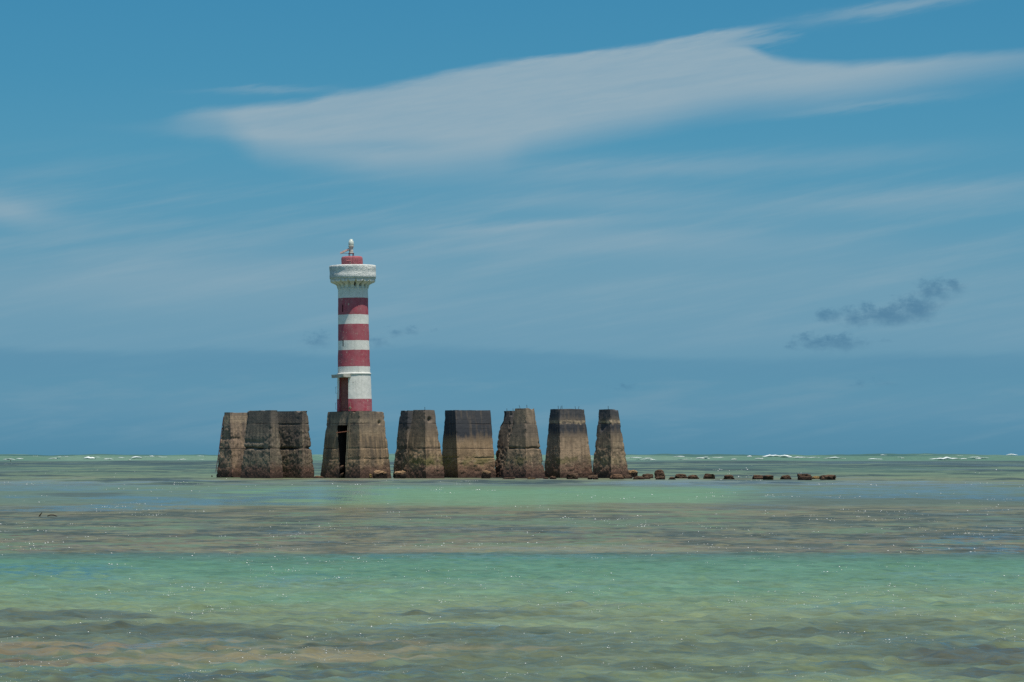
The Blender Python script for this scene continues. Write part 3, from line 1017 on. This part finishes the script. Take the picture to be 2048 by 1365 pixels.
def mk_hole():
    poly = [(674.5, 852), (695.5, 850), (693.5, 880), (689.5, 958), (681, 958), (678.5, 925), (675.5, 870)]

    def test(p):
        # sight-line position of the face point, used once to carve the broken doorway
        X = 1024 + F * p.x / p.y
        Y = HZ - (p.z - CAMZ) / p.y * F
        Xn = X + 1.2 * (float(vn(p.x * 4, p.y * 4, p.z * 4, 5)) - .5) * 2
        ins = False
        for i in range(len(poly)):
            x1, y1 = poly[i]; x2, y2 = poly[(i + 1) % len(poly)]
            if (y1 > Y) != (y2 > Y) and Xn < (x2 - x1) * (Y - y1) / (y2 - y1) + x1:
                ins = not ins
        return ins

    def boxf(org, u, vv):
        class T: pass
        pl = mk_hole.pl
        # four corners on the face plane, a little inside, then pushed 1.3 m in
        cs = [face_hit(pl, X, Y, -0.03) for X, Y in [(672.5, 847), (697.5, 847), (691.5, 958.5), (678, 958.5)]]
        inn = [c + u * 1.3 for c in cs]
        return [tuple(c - org) for c in cs], [tuple(c - org) for c in inn]
    return {'test': test, 'box': boxf}


def plane_only(top, ytop, botm, depth, alpha):
    ca, sa = math.cos(R(alpha)), math.sin(R(alpha))
    u = Vector((ca, sa, 0)); vv = Vector((-sa, ca, 0)); ppm = F / depth
    cb = Vector((xat(botm[1], depth), depth, 0))
    wb, lb = span(cb, botm[0], botm[2], ca, sa)
    wt, lt = span(Vector((xat(top[1], depth + .4), depth + .4, 0)), top[0], top[2], ca, sa)
    cen = cb + u * wb / 2 + vv * lb / 2
    dtop = cen.y - (wt / 2 * sa + lt / 2 * ca)
    ct = Vector((xat(top[1], dtop), dtop, zat(ytop, dtop)))
    pl = Pillar(); pl.cb = cb
    pl.nL = vv.cross(ct - cb).normalized()
    if pl.nL.y > 0: pl.nL = -pl.nL
    return pl


base_args = ((655.5, 718, 767.5), 822.5, (641, 720, 783.5), 183.3, 47)
mk_hole.pl = plane_only(*base_args)
P4 = make_pillar("base_block", 4, *base_args[:3], base_args[3], base_args[4], m4, notches=[(1.95, .03, .03), (1.25, .04, .03)], erode=(0.3, 1.4, 0.035), hole=mk_hole(), parent=LH,
                 nick=[(3.6, .2, .10, .78, 0)], chips=.05)
LH.location = P4.org
tag(LH, "red and white striped round lighthouse with a white gallery, standing on a big concrete block", "lighthouse")

# tower materials
RED, REDF, WHT = (142, 42, 58), (158, 84, 92), (206, 208, 200)


def zt_(Y): return (822.5 - Y) / 30.75      # tower-local height of a row


def paint_mat(name, bands, fade=0.0):
    m, n, out = new_mat(name)
    v, x, y, z = coords(n)
    big = noise(n, v, 1.1, 4, 0.6)
    mid = noise(n, v, 4.5, 5, 0.65)
    fin = noise(n, v, 18, 4, 0.7)
    pts = noise(n, vec(n, x, y, z * 0.5 + 4.0), 2.2, 3, 0.5)
    red = mix(n, (big * 0.55 + mid * 0.45).sm(0.38, 0.62), s2l((170, 64, 80)), s2l((186, 112, 118)))
    red = mix(n, (z - 1.5).sm(0.0, 1.0) * 0.55, red, s2l((172, 90, 100)))
    red = mix(n, pts.sm(0.42, 0.66) * 0.5, red, s2l((170, 112, 116)))
    red = mix(n, fade, red, s2l((150, 104, 106)))
    wht = mix(n, mid.sm(0.35, 0.7), s2l((224, 224, 214)), s2l((242, 240, 230)))
    wht = mix(n, mid.sm(0.60, 0.8) * 0.4, wht, s2l((150, 154, 148)))
    zw = z + (noise(n, v, 3.0, 3) - 0.5) * 0.045
    fac = None
    for (a, b) in bands:
        g = zw.sm(a - 0.008, a + 0.008) * (1.0 - zw.sm(b - 0.008, b + 0.008))
        fac = g if fac is None else fac.mx(g)
    c = mix(n, fac, wht, red)
    # flaked spots: plaster showing through, only in patches
    flk = noise(n, v, 8, 3, 0.6).sm(0.62, 0.67) * big.sm(0.46, 0.56)
    c = mix(n, flk * fac, c, s2l((196, 178, 160)))
    # grime runs from above
    run = noise(n, vec(n, x * 7.0, y * 7.0, z * 0.5), 1.0, 3).sm(0.50, 0.72) * big.sm(.35, .6)
    c = mix(n, run * 0.28, c, s2l((92, 88, 84)))
    c = mix(n, (1.0 - noise(n, v, 4.0, 4, 0.65).sm(0.30, 0.36)) * 0.5, c, s2l((88, 70, 68)))
    principled(n, out, c, 0.85, big * .5 + mid * 0.5 + fin * 0.15 - flk * 0.3, 0.6, 0.02, spec=0.2)
    return m


tower_m = paint_mat("banded_paint", [(-1, zt_(798)), (zt_(733), zt_(700)), (zt_(681), zt_(648)), (zt_(629), zt_(595.5))])
white_m = paint_mat("white_paint", [(-9, -8)])
red_m = paint_mat("red_paint", [(-9, 99)], fade=0.35)

m, n, out = new_mat("rough_white_plaster")
v, x, y, z = coords(n)
a = noise(n, v, 5.0, 5, 0.7); b = noise(n, v, 16.0, 4, 0.7); cc = noise(n, vec(n, x, y, z * 2.2), 7.0, 4, 0.7)
c = mix(n, a.sm(0.3, 0.65), s2l((206, 210, 205)), s2l((234, 235, 228)))
c = mix(n, (1.0 - cc.sm(0.32, 0.40)) * 0.65, c, s2l((112, 114, 110)))
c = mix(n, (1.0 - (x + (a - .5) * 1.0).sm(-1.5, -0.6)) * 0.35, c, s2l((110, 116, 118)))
principled(n, out, c, 0.9, a * 0.7 + b * 0.5 + cc * .5, 1.0, 0.06, spec=0.15)
plaster_m = m
door_m = simple_mat("brown_door", (158, 98, 88), (134, 80, 74), 5, 0.7)
jamb_m = simple_mat("peeling_jamb", (176, 62, 80), (176, 120, 122), 5, 0.8)
slot_m = simple_mat("slot_dark", (46, 36, 40), (30, 26, 30), 5, 0.9)

TW = Vector((xat(709.0, P4.org.y, 822), P4.org.y, zat(822.5, P4.org.y) - 0.02)) - P4.org
LEAN = (0, -0.0148, 0)


def tpart(name, V, Fc, mat, parent=None, smooth=True):
    if parent is None:
        return mesh_obj(name, V, Fc, mat, LH, smooth, loc=TW, rot=LEAN)
    return mesh_obj(name, V, Fc, mat, parent, smooth)


prof = [(822.5, 35.3), (798, 34.9), (775, 34.2), (752, 33.5), (749.4, 33.5), (748.6, 34.5), (746.2, 34.5), (745.4, 32.6), (733, 32.4), (700, 31.5), (648, 30.8), (595, 30.1), (578.3, 30.0), (577.5, 30.7), (575.6, 30.7), (575, 29.2), (552, 29.2)]
PZ = [zt_(p[0]) for p in prof]; PR = [p[1] / 30.75 for p in prof]


def rad(z): return float(np.interp(z, PZ, PR))


DA = -37.5    # door bearing on the shaft, degrees from the camera side
holes = [(DA - 20.5, DA + 20.5, 0.0, zt_(755)), (-42.5, -38.0, zt_(624), zt_(609)), (-41.5, -37.0, zt_(693), zt_(680))]
angs = sorted(set([round(-180 + 4 * i, 3) for i in range(90)] + [h for hh in holes for h in hh[:2]]))
zs = set(PZ) | {h for hh in holes for h in hh[2:]}
zz = 0.0
while zz < PZ[-1]:
    zs.add(round(zz, 4)); zz += 0.12
zs = sorted(zs)
V, Fc = [], []
na = len(angs)
AA = np.radians(np.array(angs))
for z in zs:
    rr_ = rad(z) + 0.018 * (fbm(np.sin(AA) * 2.4, np.cos(AA) * 2.4, z * 2.0, 3, 40) - 0.5) * 2
    V += [(r * math.sin(a), -r * math.cos(a), z) for r, a in zip(rr_, AA)]
for i in range(len(zs) - 1):
    for k in range(na):
        k2 = (k + 1) % na
        am = angs[k] + 0.01; zm = (zs[i] + zs[i + 1]) / 2
        if any(h[0] <= am < h[1] and h[2] < zm < h[3] for h in holes):
            continue
        Fc.append((i * na + k, i * na + k2, (i + 1) * na + k2, (i + 1) * na + k))
tower = tpart("tower", V, Fc, tower_m, smooth=True)


def recess(a0, a1, z0, z1, depth, mat_side, name, back=True):
    """box let into the shaft behind an opening"""
    P0 = []
    n_ = Vector((math.sin(R((a0 + a1) / 2)), -math.cos(R((a0 + a1) / 2)), 0))
    for dpt in (0.004, depth):
        for (a, z) in ((a0, z0), (a1, z0), (a1, z1), (a0, z1)):
            r = rad(z) + (0.0 if dpt > .1 else -0.0)
            p = Vector((r * math.sin(R(a)), -r * math.cos(R(a)), z)) - n_ * dpt
            P0.append(p)
    fs = [(0, 4, 5, 1), (1, 5, 6, 2), (2, 6, 7, 3), (3, 7, 4, 0)]
    if back: fs.append((4, 7, 6, 5))
    return tpart(name, P0, fs, mat_side, tower, smooth=False), P0[4:], n_


_, dback, dn = recess(*holes[0], 0.26, jamb_m, "door_jamb")
recess(*holes[1], 0.25, slot_m, "slit_window")
recess(*holes[2], 0.25, slot_m, "slit_window")
# door leaf stands 4 cm in front of the back of the recess
bm = bmesh.new()
c0 = (dback[0] + dback[1]) / 2
tx = (dback[1] - dback[0]).normalized(); wd = (dback[1] - dback[0]).length; hd = dback[3].z - dback[0].z
Md = Matrix(((tx.x, dn.x, 0, c0.x), (tx.y, dn.y, 0, c0.y), (0, 0, 1, 0), (0, 0, 0, 1)))
box(bm, 0, 0.06, hd / 2, wd - 0.02, 0.05, hd - 0.03, Md)
for k in (0.27, 0.73):
    box(bm, 0, 0.095, hd * k, wd * 0.7, 0.02, hd * 0.36, Md, 0.006)
dr = bm_obj("door", bm, door_m, tower)
# canopy slab over the door
can_m = simple_mat("weathered_slab", (206, 206, 194), (168, 160, 144), 5, 0.85, 0.7, 0.03)
tn_ = Vector((math.sin(R(DA)), -math.cos(R(DA)), 0)); tt_ = Vector((math.cos(R(DA)), math.sin(R(DA)), 0))
zc0, zc1 = zt_(754.6), zt_(748.2)
V = []
for (zz_, sh) in ((zc0, 0.03), (zc1, 0)):
    for (o_, t_) in ((0.80, -0.60), (1.62 - sh, -0.56), (1.60 - sh, 0.46), (0.80, 0.56)):
        V.append(tn_ * o_ + tt_ * t_ + Vector((0, 0, zz_ - (0.04 if (o_ > 1.2 and t_ < 0) else 0))))
bm = bmesh.new()
bv = [bm.verts.new(p) for p in V]
for f_ in [(3, 2, 1, 0), (4, 5, 6, 7), (0, 1, 5, 4), (1, 2, 6, 5), (2, 3, 7, 6), (3, 0, 4, 7)]:
    bm.faces.new([bv[i] for i in f_])
bmesh.ops.recalc_face_normals(bm, faces=bm.faces)
bmesh.ops.subdivide_edges(bm, edges=bm.edges, cuts=5, use_grid_fill=True)
for v_ in bm.verts:
    q = v_.co
    v_.co += Vector((1, 1, 1)) * 0.05 * (float(fbm(q.x * 4, q.y * 4, q.z * 4, 2, 9)) - 0.5)
bm_obj("door_canopy", bm, can_m, tower)

# rungs on the shadow side
steel_m = simple_mat("grey_steel", (96, 92, 92), (70, 62, 60), 9, 0.6)
for (Y0, Y1) in ((773, 786), (805, 818)):
    bm = bmesh.new()
    a = R(-97)
    nn = Vector((math.sin(a), -math.cos(a), 0))
    z0_, z1_ = zt_(Y1), zt_(Y0)
    r_ = rad(z0_)
    tube(bm, [nn * (r_ - .03) + Vector((0, 0, z0_)), nn * (r_ + .10) + Vector((0, 0, z0_)), nn * (r_ + .10) + Vector((0, 0, z1_)), nn * (r_ - .03) + Vector((0, 0, z1_))], 0.013)
    bm_obj("ladder_rung", bm, steel_m, tower)

# gallery: parapet drum
gz0, gz1 = zt_(556), zt_(530.5)
GR = 47.0 / 30.9


def grf(r, z, a):
    return r + (0.030 * (float(fbm(math.sin(a) * 3.5 + r, math.cos(a) * 3.5, z * 3.5, 4, 15, .65)) - 0.5) * 2 if r > GR - 0.2 else 0)


gp = [(1.0, gz0 - 0.02), (GR - 0.06, gz0 - 0.02)] + [(GR - 0.01 + 0.012 * math.sin(k), gz0 + (gz1 - gz0) * k / 9.0) for k in range(10)] + [(GR - 0.04, gz1 + 0.02), (GR - 0.20, gz1 + 0.01), (GR - 0.22, gz0 + 0.15), (0.5, gz0 + 0.15)]
V, Fc = lathe(gp, 96, grf)
gal = tpart("gallery", V, Fc, plaster_m, smooth=True)
# soffit ring that steps under the drum
V, Fc = lathe([(0.9, gz0 - 0.08), (45.2 / 30.8, gz0 - 0.08), (45.4 / 30.8, gz0 - 0.022), (0.9, gz0 - 0.022)], 72)
tpart("soffit", V, Fc, white_m, gal, smooth=False)
# corbels: concave brackets that widen upwards
for k in range(18):
    a = R(1 + 20 * k)
    nn = Vector((math.sin(a), -math.cos(a), 0)); tt = Vector((math.cos(a), math.sin(a), 0))
    zb, ztop = zt_(575.5), gz0 - 0.10
    bm = bmesh.new()
    rings = []
    for i in range(15):
        t = i / 14.0
        z_ = zb + (ztop - zb) * t
        yy = 575.5 + (558.0 - 575.5) * t
        ro = float(np.interp(-yy, [-575.5, -570, -567.5, -565.5, -563.3, -562, -558], [31.4, 32.6, 34.6, 38.5, 43.6, 44.7, 45.0])) / 30.8
        wd_ = float(np.interp(-yy, [-575.5, -568, -563, -559, -558], [2.6, 2.9, 4.8, 7.2, 7.5])) / 30.8
        rings.append([bm.verts.new(nn * 0.93 - tt * wd_ + Vector((0, 0, z_))), bm.verts.new(nn * ro - tt * wd_ + Vector((0, 0, z_))),
                      bm.verts.new(nn * ro + tt * wd_ + Vector((0, 0, z_))), bm.verts.new(nn * 0.93 + tt * wd_ + Vector((0, 0, z_)))])
    for A, B in zip(rings, rings[1:]):
        for q in range(4):
            bm.faces.new((A[q], A[(q + 1) % 4], B[(q + 1) % 4], B[q]))
    bm.faces.new(rings[0][::-1]); bm.faces.new(rings[-1])
    bmesh.ops.recalc_face_normals(bm, faces=bm.faces)
    bm_obj("corbel", bm, white_m, gal)
# narrow openings between some corbels
for a in (11.0, 31.0, 51.0):
    bm = bmesh.new()
    M4 = Matrix.Rotation(R(a), 4, 'Z')
    box(bm, 0, -29.2 / 30.8, zt_(567), 0.07, 0.05, 0.32, M4)
    bm_obj("slit", bm, slot_m, gal)

# red drum above the gallery
LB0, LB1, LR = gz0 + 0.15, zt_(511.5), 21.6 / 30.9


def lrf(r, z, a):
    n_ = float(fbm(math.sin(a) * 2.5, math.cos(a) * 2.5, z * 3, 3, 33))
    g = math.exp(-((a - R(4)) / 0.035) ** 2) * 0.07 + math.exp(-((a - R(360 - 52)) / 0.05) ** 2) * 0.04
    return r * (1 + 0.05 * (n_ - .5)) - (g if r > 0.4 else 0)


lp = [(LR, LB0), (LR, LB1 - 0.35), (LR, LB1 - 0.25), (LR, LB1 - 0.15), (LR - 0.015, LB1 - 0.07), (LR - 0.05, LB1 - 0.02), (LR - 0.10, LB1), (0.2, LB1 + 0.01)]
V, Fc = lathe(lp, 120, lrf, )
lan = tpart("lantern_base", V, Fc, red_m, smooth=True)
lan.location = TW + Vector((-0.035, 0, 0))
bm = bmesh.new()
for k in range(13):
    a0 = R(-26 + 2 * k); a1 = R(-24 + 2 * k)
    for q in (0,):
        z_ = LB1 - 0.30
        vs = []
        for (a, rr, zz_) in ((a0, LR - .02, z_ - .03), (a1, LR - .02, z_ - .03), (a1, LR + .05, z_ - .01), (a0, LR + .05, z_ - .01), (a0, LR - .02, z_ + .03), (a1, LR - .02, z_ + .03)):
            vs.append(bm.verts.new((rr * math.sin(a), -rr * math.cos(a), zz_)))
        for f_ in ((0, 1, 2, 3), (3, 2, 5, 4)):
            bm.faces.new([vs[i] for i in f_])
bm_obj("ledge", bm, red_m, lan)

# lamp on a small red frame
LX = -0.085
lamp_c = Vector((LX, 0, 0))
frame_m = simple_mat("red_frame", (120, 38, 52), (96, 34, 44), 8, 0.6)
glass_m, n, out = new_mat("lamp_lens")
v, x, y, z = coords(n)
p = principled(n, out, mix(n, (z * 14.0).frac().sm(0.3, 0.6), s2l((196, 208, 200)), s2l((224, 228, 212))), 0.25, spec=0.5)
lampw_m = simple_mat("lamp_body", (208, 206, 196), (176, 172, 162), 9, 0.6)
bm = bmesh.new()
z0_, z1_ = LB1 - 0.02, zt_(505.5)
for sx in (-1, 1):
    for sy in (-1, 1):
        box(bm, LX + sx * 0.15, sy * 0.13, (z0_ + z1_) / 2, 0.035, 0.035, z1_ - z0_)
        box(bm, LX + sx * 0.09, sy * 0.13, (z0_ + z1_) / 2, 0.018, 0.02, z1_ - z0_)
box(bm, LX, 0, z1_ + 0.012, 0.37, 0.33, 0.028)
fr = bm_obj("lamp_frame", bm, frame_m, LH, loc=TW, rot=LEAN)
zl = z1_ + 0.026
lp = [(0.16, zl), (0.16, zl + 0.02), (0.14, zl + 0.03), (0.135, zt_(499)), (0.125, zt_(497.5)), (0.115, zt_(496)), (0.15, zt_(493.5)), (0.165, zt_(491.6)), (0.185, zt_(491.2)), (0.185, zt_(489.9)), (0.15, zt_(489.5))]
V, Fc = lathe(lp, 28)
V = [(a + LX, b, c) for a, b, c in V]
lamp = tpart("beacon_lamp", V, Fc, lampw_m, smooth=False)
lens = [(0.15, zt_(489.6)), (0.172, zt_(488)), (0.174, zt_(484)), (0.158, zt_(480.5)), (0.125, zt_(479.4)), (0.118, zt_(479)), (0.112, zt_(477.6)), (0.085, zt_(476.4)), (0.0, zt_(476.1))]
V, Fc = lathe(lens[:-1], 28)
V = [(a + LX, b, c) for a, b, c in V]
tpart("lens", V, Fc, glass_m, lamp, smooth=True)
# solar panel: slopes down to the left, underside showing
bm = bmesh.new()
pc = Vector((LX - 0.42, -0.02, zt_(500.5)))
Mp = Matrix.Translation(pc) @ Matrix.Rotation(R(-24), 4, 'Y') @ Matrix.Rotation(R(17), 4, 'X')
box(bm, 0, 0, 0, 0.64, 0.50, 0.03, Mp)
box(bm, 0.25, 0.0, 0.022, 0.10, 0.50, 0.015, Mp)
sp_ = bm_obj("solar_panel", bm, simple_mat("panel_back", (172, 146, 132), (128, 106, 98), 6, 0.6), LH, loc=TW, rot=LEAN)
bm = bmesh.new()
tube(bm, [Vector((LX - 0.72, 0.02, zt_(504.6))), Vector((LX - 0.16, 0.02, zt_(505.2)))], 0.014)
tube(bm, [Vector((LX - 0.05, 0.02, zt_(496.5))), Vector((LX - 0.22, 0.02, zt_(497.3)))], 0.022)
bm_obj("bracket", bm, lampw_m, sp_)

# rusty bar across the broken doorway
bm = bmesh.new()
a = face_hit(P4, 673, 866, 0.06) - P4.org; b = face_hit(P4, 698.5, 863, 0.06) - P4.org
tube(bm, [a, b], 0.035, 6)
bm_obj("steel_bar", bm, simple_mat("orange_rust", (150, 98, 74), (104, 66, 52), 8), LH)

# rope hanging from the tower foot down the block
rope_m = simple_mat("pale_rope", (158, 150, 126), (128, 124, 104), 14)
bm = bmesh.new()


def fh(X, Y, off): return face_hit(P4, X, Y, off)


top1 = fh(700.5, 824, 0.10); topk = fh(701, 816, 0.04)
tube(bm, [topk, top1, fh(699.5, 850, .07), fh(697.8, 880, .08), fh(696, 905, .07), fh(694, 925, .07), fh(692.6, 934, .06), fh(691.4, 932, .06), fh(691.6, 924, .09), fh(693.4, 895, .10), fh(695, 860, .10), fh(697.5, 838, .09), fh(700.2, 823, .10)], 0.014, 5)
for k in range(9):
    q = fh(700 + random.uniform(-2.6, 2.6), 817 + random.uniform(-3.5, 3.5), 0.05 + random.uniform(0, .08))
    q2 = fh(701 + random.uniform(-3.6, 3.6), 818 + random.uniform(-3, 3), 0.06 + random.uniform(0, .08))
    tube(bm, [q, (q + q2) / 2 + Vector((0, -0.03, 0.02)), q2], 0.022, 5)
tube(bm, [fh(701.2, 815, .04), fh(701, 805, .04)], 0.010, 5)
o = bm_obj("rope", bm, rope_m)
tag(o, "pale knotted rope hanging down the lighthouse block beside the broken doorway", "rope")


# ------------------------------------------------------------------ rocks
def rock_mat(name, c1, c2, c3, cap=False):
    m, n, out = new_mat(name)
    oi = n.nodes.new('ShaderNodeObjectInfo')
    v, x, y, z = coords(n)
    r = E(n, oi.outputs['Random']) * 30.0
    a = noise(n, vec(n, x + r, y, z), 3.0, 5, 0.65); b = noise(n, vec(n, x, y + r, z), 11.0, 5, 0.75)
    c = mix(n, a.sm(.35, .65), s2l(c1), s2l(c2))
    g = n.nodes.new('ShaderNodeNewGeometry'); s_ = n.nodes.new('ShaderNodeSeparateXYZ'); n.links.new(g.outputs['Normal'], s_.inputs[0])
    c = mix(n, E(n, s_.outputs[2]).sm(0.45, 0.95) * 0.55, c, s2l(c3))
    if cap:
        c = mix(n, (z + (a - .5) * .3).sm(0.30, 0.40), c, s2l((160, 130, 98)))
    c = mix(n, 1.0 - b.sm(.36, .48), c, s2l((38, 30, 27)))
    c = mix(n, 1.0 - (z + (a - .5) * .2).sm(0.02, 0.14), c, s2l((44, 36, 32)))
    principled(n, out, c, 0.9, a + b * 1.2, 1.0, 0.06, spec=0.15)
    return m


rk_dark = rock_mat("dark_rock", (66, 52, 44), (92, 74, 60), (112, 92, 72))
rk_red = rock_mat("red_rock", (74, 56, 46), (100, 78, 62), (132, 104, 78))
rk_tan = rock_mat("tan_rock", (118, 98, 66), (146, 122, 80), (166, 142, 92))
rk_slab = rock_mat("slab_rock", (40, 34, 31), (58, 48, 42), (150, 122, 92), cap=True)  # shade of the fronts put into the near-black body colours


def rock(seed, x0, x1, y0, y1, mat, label, sq=0.75, D=None, group="dark rocks lying in the shallow water beside the blocks", deep=0.8):
    if D is None:
        D = CAMZ * F / (y1 - HZ)
    D = D + 0.0
    xa, xb = xat(x0, D), xat(x1, D)
    zt2 = zat(y0, D + 0.2)
    zb = max(-0.25, zat(y1, D)) if D * 0 == 0 and zat(y1, D) > 0.12 else -0.22
    W, Hh = (xb - xa) / 2, (zt2 - zb) / 2
    dp = min(max(W * deep, 0.2), 0.9)
    bm = bmesh.new()
    bmesh.ops.create_icosphere(bm, subdivisions=4, radius=1.0)
    PP = np.array([tuple(v.co.normalized()) for v in bm.verts])
    N1 = fbm(PP[:, 0] * 1.4 + seed * 3.1, PP[:, 1] * 1.4, PP[:, 2] * 1.4, 3, seed)
    N2 = fbm(PP[:, 0] * 5 + seed, PP[:, 1] * 5, PP[:, 2] * 5, 3, seed + 1)
    for i_, v in enumerate(bm.verts):
        q = Vector([math.copysign(abs(c) ** sq, c) for c in PP[i_]])
        k = 0.90 + 0.70 * (N1[i_] - 0.5) + 0.32 * (N2[i_] - .5)
        v.co = Vector((q.x * W * k, q.y * dp * k, q.z * Hh * (k + 0.06)))
    cx, cz = (xa + xb) / 2, (zt2 + zb) / 2
    for v in bm.verts:
        v.co.z += cz
    o = bm_obj("rock", bm, mat, None, smooth=False, loc=(cx, D + dp * 0.7, 0))
    tag(o, label, "rock", group)
    return o


RK = [
    (738, 744.5, 948, 956.5, rk_tan, "small pale stone against the left side of the square dark block at the lighthouse foot", .8, 182.6),
    (744.5, 773, 941, 957, rk_slab, "square dark block with pale flat top leaning on the lighthouse base", .45, 182.2),
    (785, 811, 942, 957.5, rk_slab, "pale topped boulder at the foot of the block right of the lighthouse", .6, 182.0),
    (963, 982, 942, 958, rk_slab, "squat square stone with pale top at the foot of the wide black stained block", .5, 182.2),
    (1003, 1034, 954.5, 958.5, rk_red, "low flat reddish slab before the slender grey block", .7, None),
    (1053, 1073, 955.8, 958.8, rk_tan, "thin yellowish slab at the waterline before the slender grey block", .6, None),
    (1086, 1098.5, 954.5, 958.4, rk_red, "small flat stone in the gap right of the slender grey block", .75, None),
    (1098, 1114, 952, 958.6, rk_red, "small rounded brown rock at the left foot of the second block from the right", .75, None),
    (1133, 1157, 947, 958.6, rk_dark, "dark lumpy rock before the broad black topped block", .65, None),
    (1174, 1197, 951, 959.3, rk_dark, "round dark rock between the two rightmost blocks", .75, None),
    (1251, 1275, 941, 955.5, rk_slab, "tall square rock on the right side of the rightmost block", .5, 188.0),
    (1221, 1247.5, 948, 958.8, rk_red, "brown rock lying before the foot of the rightmost block", .6, None),
    (1245, 1265, 950, 958.6, rk_dark, "dark rock in front of the tall square rock by the rightmost block", .65, 180.5),
    (1284, 1308, 948.5, 957, rk_dark, "rock behind the low pair just left of the high rounded boulder", .6, 185.0),
    (1266, 1288, 952, 959.4, rk_dark, "low rock at the left end of the low pair right of the blocks", .7, None),
    (1284, 1301, 953.5, 959.3, rk_dark, "low rock at the right end of the low pair right of the blocks", .75, 176.5),
    (1308, 1331, 941, 957, rk_dark, "highest rounded dark boulder of the rock line right of the blocks", .7, 184.0),
    (1310, 1330.5, 952.5, 959.6, rk_dark, "low rock lying in front of the high rounded boulder", .7, None),
    (1336, 1352, 954, 959.6, rk_dark, "smallest low rock just right of the high rounded boulder", .8, None),
    (1349, 1376, 948.5, 957.2, rk_dark, "flat topped rock at the left of a touching pair right of the high boulder", .5, None),
    (1375, 1397.5, 951, 958.2, rk_dark, "low rock at the right of a touching pair, next to the flat topped one", .7, None),
    (1406, 1430.5, 948.6, 958, rk_dark, "lone blocky rock with upright sides and flat top", .42, None),
    (1446, 1469.5, 950.8, 958.8, rk_dark, "lone rounded rock right of the lone blocky one", .6, None),
    (1505.5, 1530, 950.8, 958.8, rk_dark, "left half of the long double rock near the right end of the line", .6, None),
    (1525, 1549.5, 951.4, 960, rk_dark, "right half of the long double rock near the right end of the line", .5, None),
    (1560.5, 1583.5, 951.5, 959, rk_dark, "small rock alone between the long double rock and the big last group", .6, None),
    (1594.5, 1625, 948.4, 960.4, rk_dark, "big blocky rock that begins the last group on the right", .45, None),
    (1621, 1646, 953, 958.5, rk_tan, "low tan rock between the two dark rocks of the last group", .7, 178.0),
    (1640, 1673.5, 951, 960, rk_dark, "rightmost dark rock ending the rock line", .6, None),
    (624, 651, 952.3, 957.5, rk_red, "low rusty brown ledge left of the lighthouse block", .8, 184.2),
]
for i, (x0, x1, y0, y1, mt, lb, sq, D) in enumerate(RK):
    rock(i + 3, x0, x1, y0, y1, mt, lb, sq * 0.85 + 0.16, D)
# rubble stones inside the broken doorway
for i, (x0, x1, y0, y1, lb) in enumerate([(678.5, 689, 931, 941, "angular rubble stone wedged high in the broken doorway"), (678.5, 688, 947, 956, "pale rubble stone at the waterline in the broken doorway")]):
    c = face_hit(P4, (x0 + x1) / 2, (y0 + y1) / 2, -0.05)
    bm = bmesh.new()
    bmesh.ops.create_icosphere(bm, subdivisions=3, radius=1.0)
    for v in bm.verts:
        p = v.co.normalized(); k = .75 + .5 * float(fbm(p.x * 1.5 + i * 7, p.y * 1.5, p.z * 1.5, 3, 88))
        v.co = Vector((p.x * 0.17 * k, p.y * 0.2 * k, p.z * 0.15 * k + p.x * 0.10))
    o = bm_obj("rubble_stone", bm, rk_red, None, loc=c)
    tag(o, lb, "stone", "rubble stones in the doorway")

# ------------------------------------------------------------------ driftwood, stake
wood_m = simple_mat("wet_wood", (66, 54, 44), (44, 38, 34), 10)


def D_of(Y): return CAMZ * F / (Y - HZ)


Dw = D_of(1033)
bm = bmesh.new()
tube(bm, [pix(x_, y_, Dw) for x_, y_ in [(77.5, 1035), (80, 1031), (82, 1028), (84, 1025.5)]], [0.020, 0.017, 0.013, 0.009], 6)
tag(bm_obj("driftwood_stick", bm, wood_m), "short dark driftwood stick poking straight up from the water at left", "driftwood", "driftwood sticks in the shallows")
bm = bmesh.new()
tube(bm, [pix(x_, y_, Dw) for x_, y_ in [(93, 1036), (96, 1032), (101, 1030.4), (107, 1030.6), (112, 1032.2), (116, 1034.5)]], [0.010, 0.014, 0.016, 0.016, 0.014, 0.010], 6)
tag(bm_obj("driftwood_stick", bm, wood_m), "curved dark driftwood branch arching just above the water at left", "driftwood", "driftwood sticks in the shallows")
bm = bmesh.new()
Ds = 700.0
tube(bm, [pix(21.5, 931, Ds), pix(21.5, 926, Ds), pix(21.2, 921, Ds)], [0.09, 0.08, 0.07], 8)
tag(bm_obj("marker_stake", bm, wood_m), "thin dark wooden stake standing far out in the water at the left edge", "stake")
bm = bmesh.new()
Df = D_of(954.5)
tube(bm, [pix(424.2, 956, Df), pix(424, 953, Df), pix(423.4, 951.3, Df)], [0.05, 0.055, 0.03], 6)
tag(bm_obj("marker_stub", bm, wood_m), "tiny dark stub sticking out of the water just left of the leftmost block", "stub")
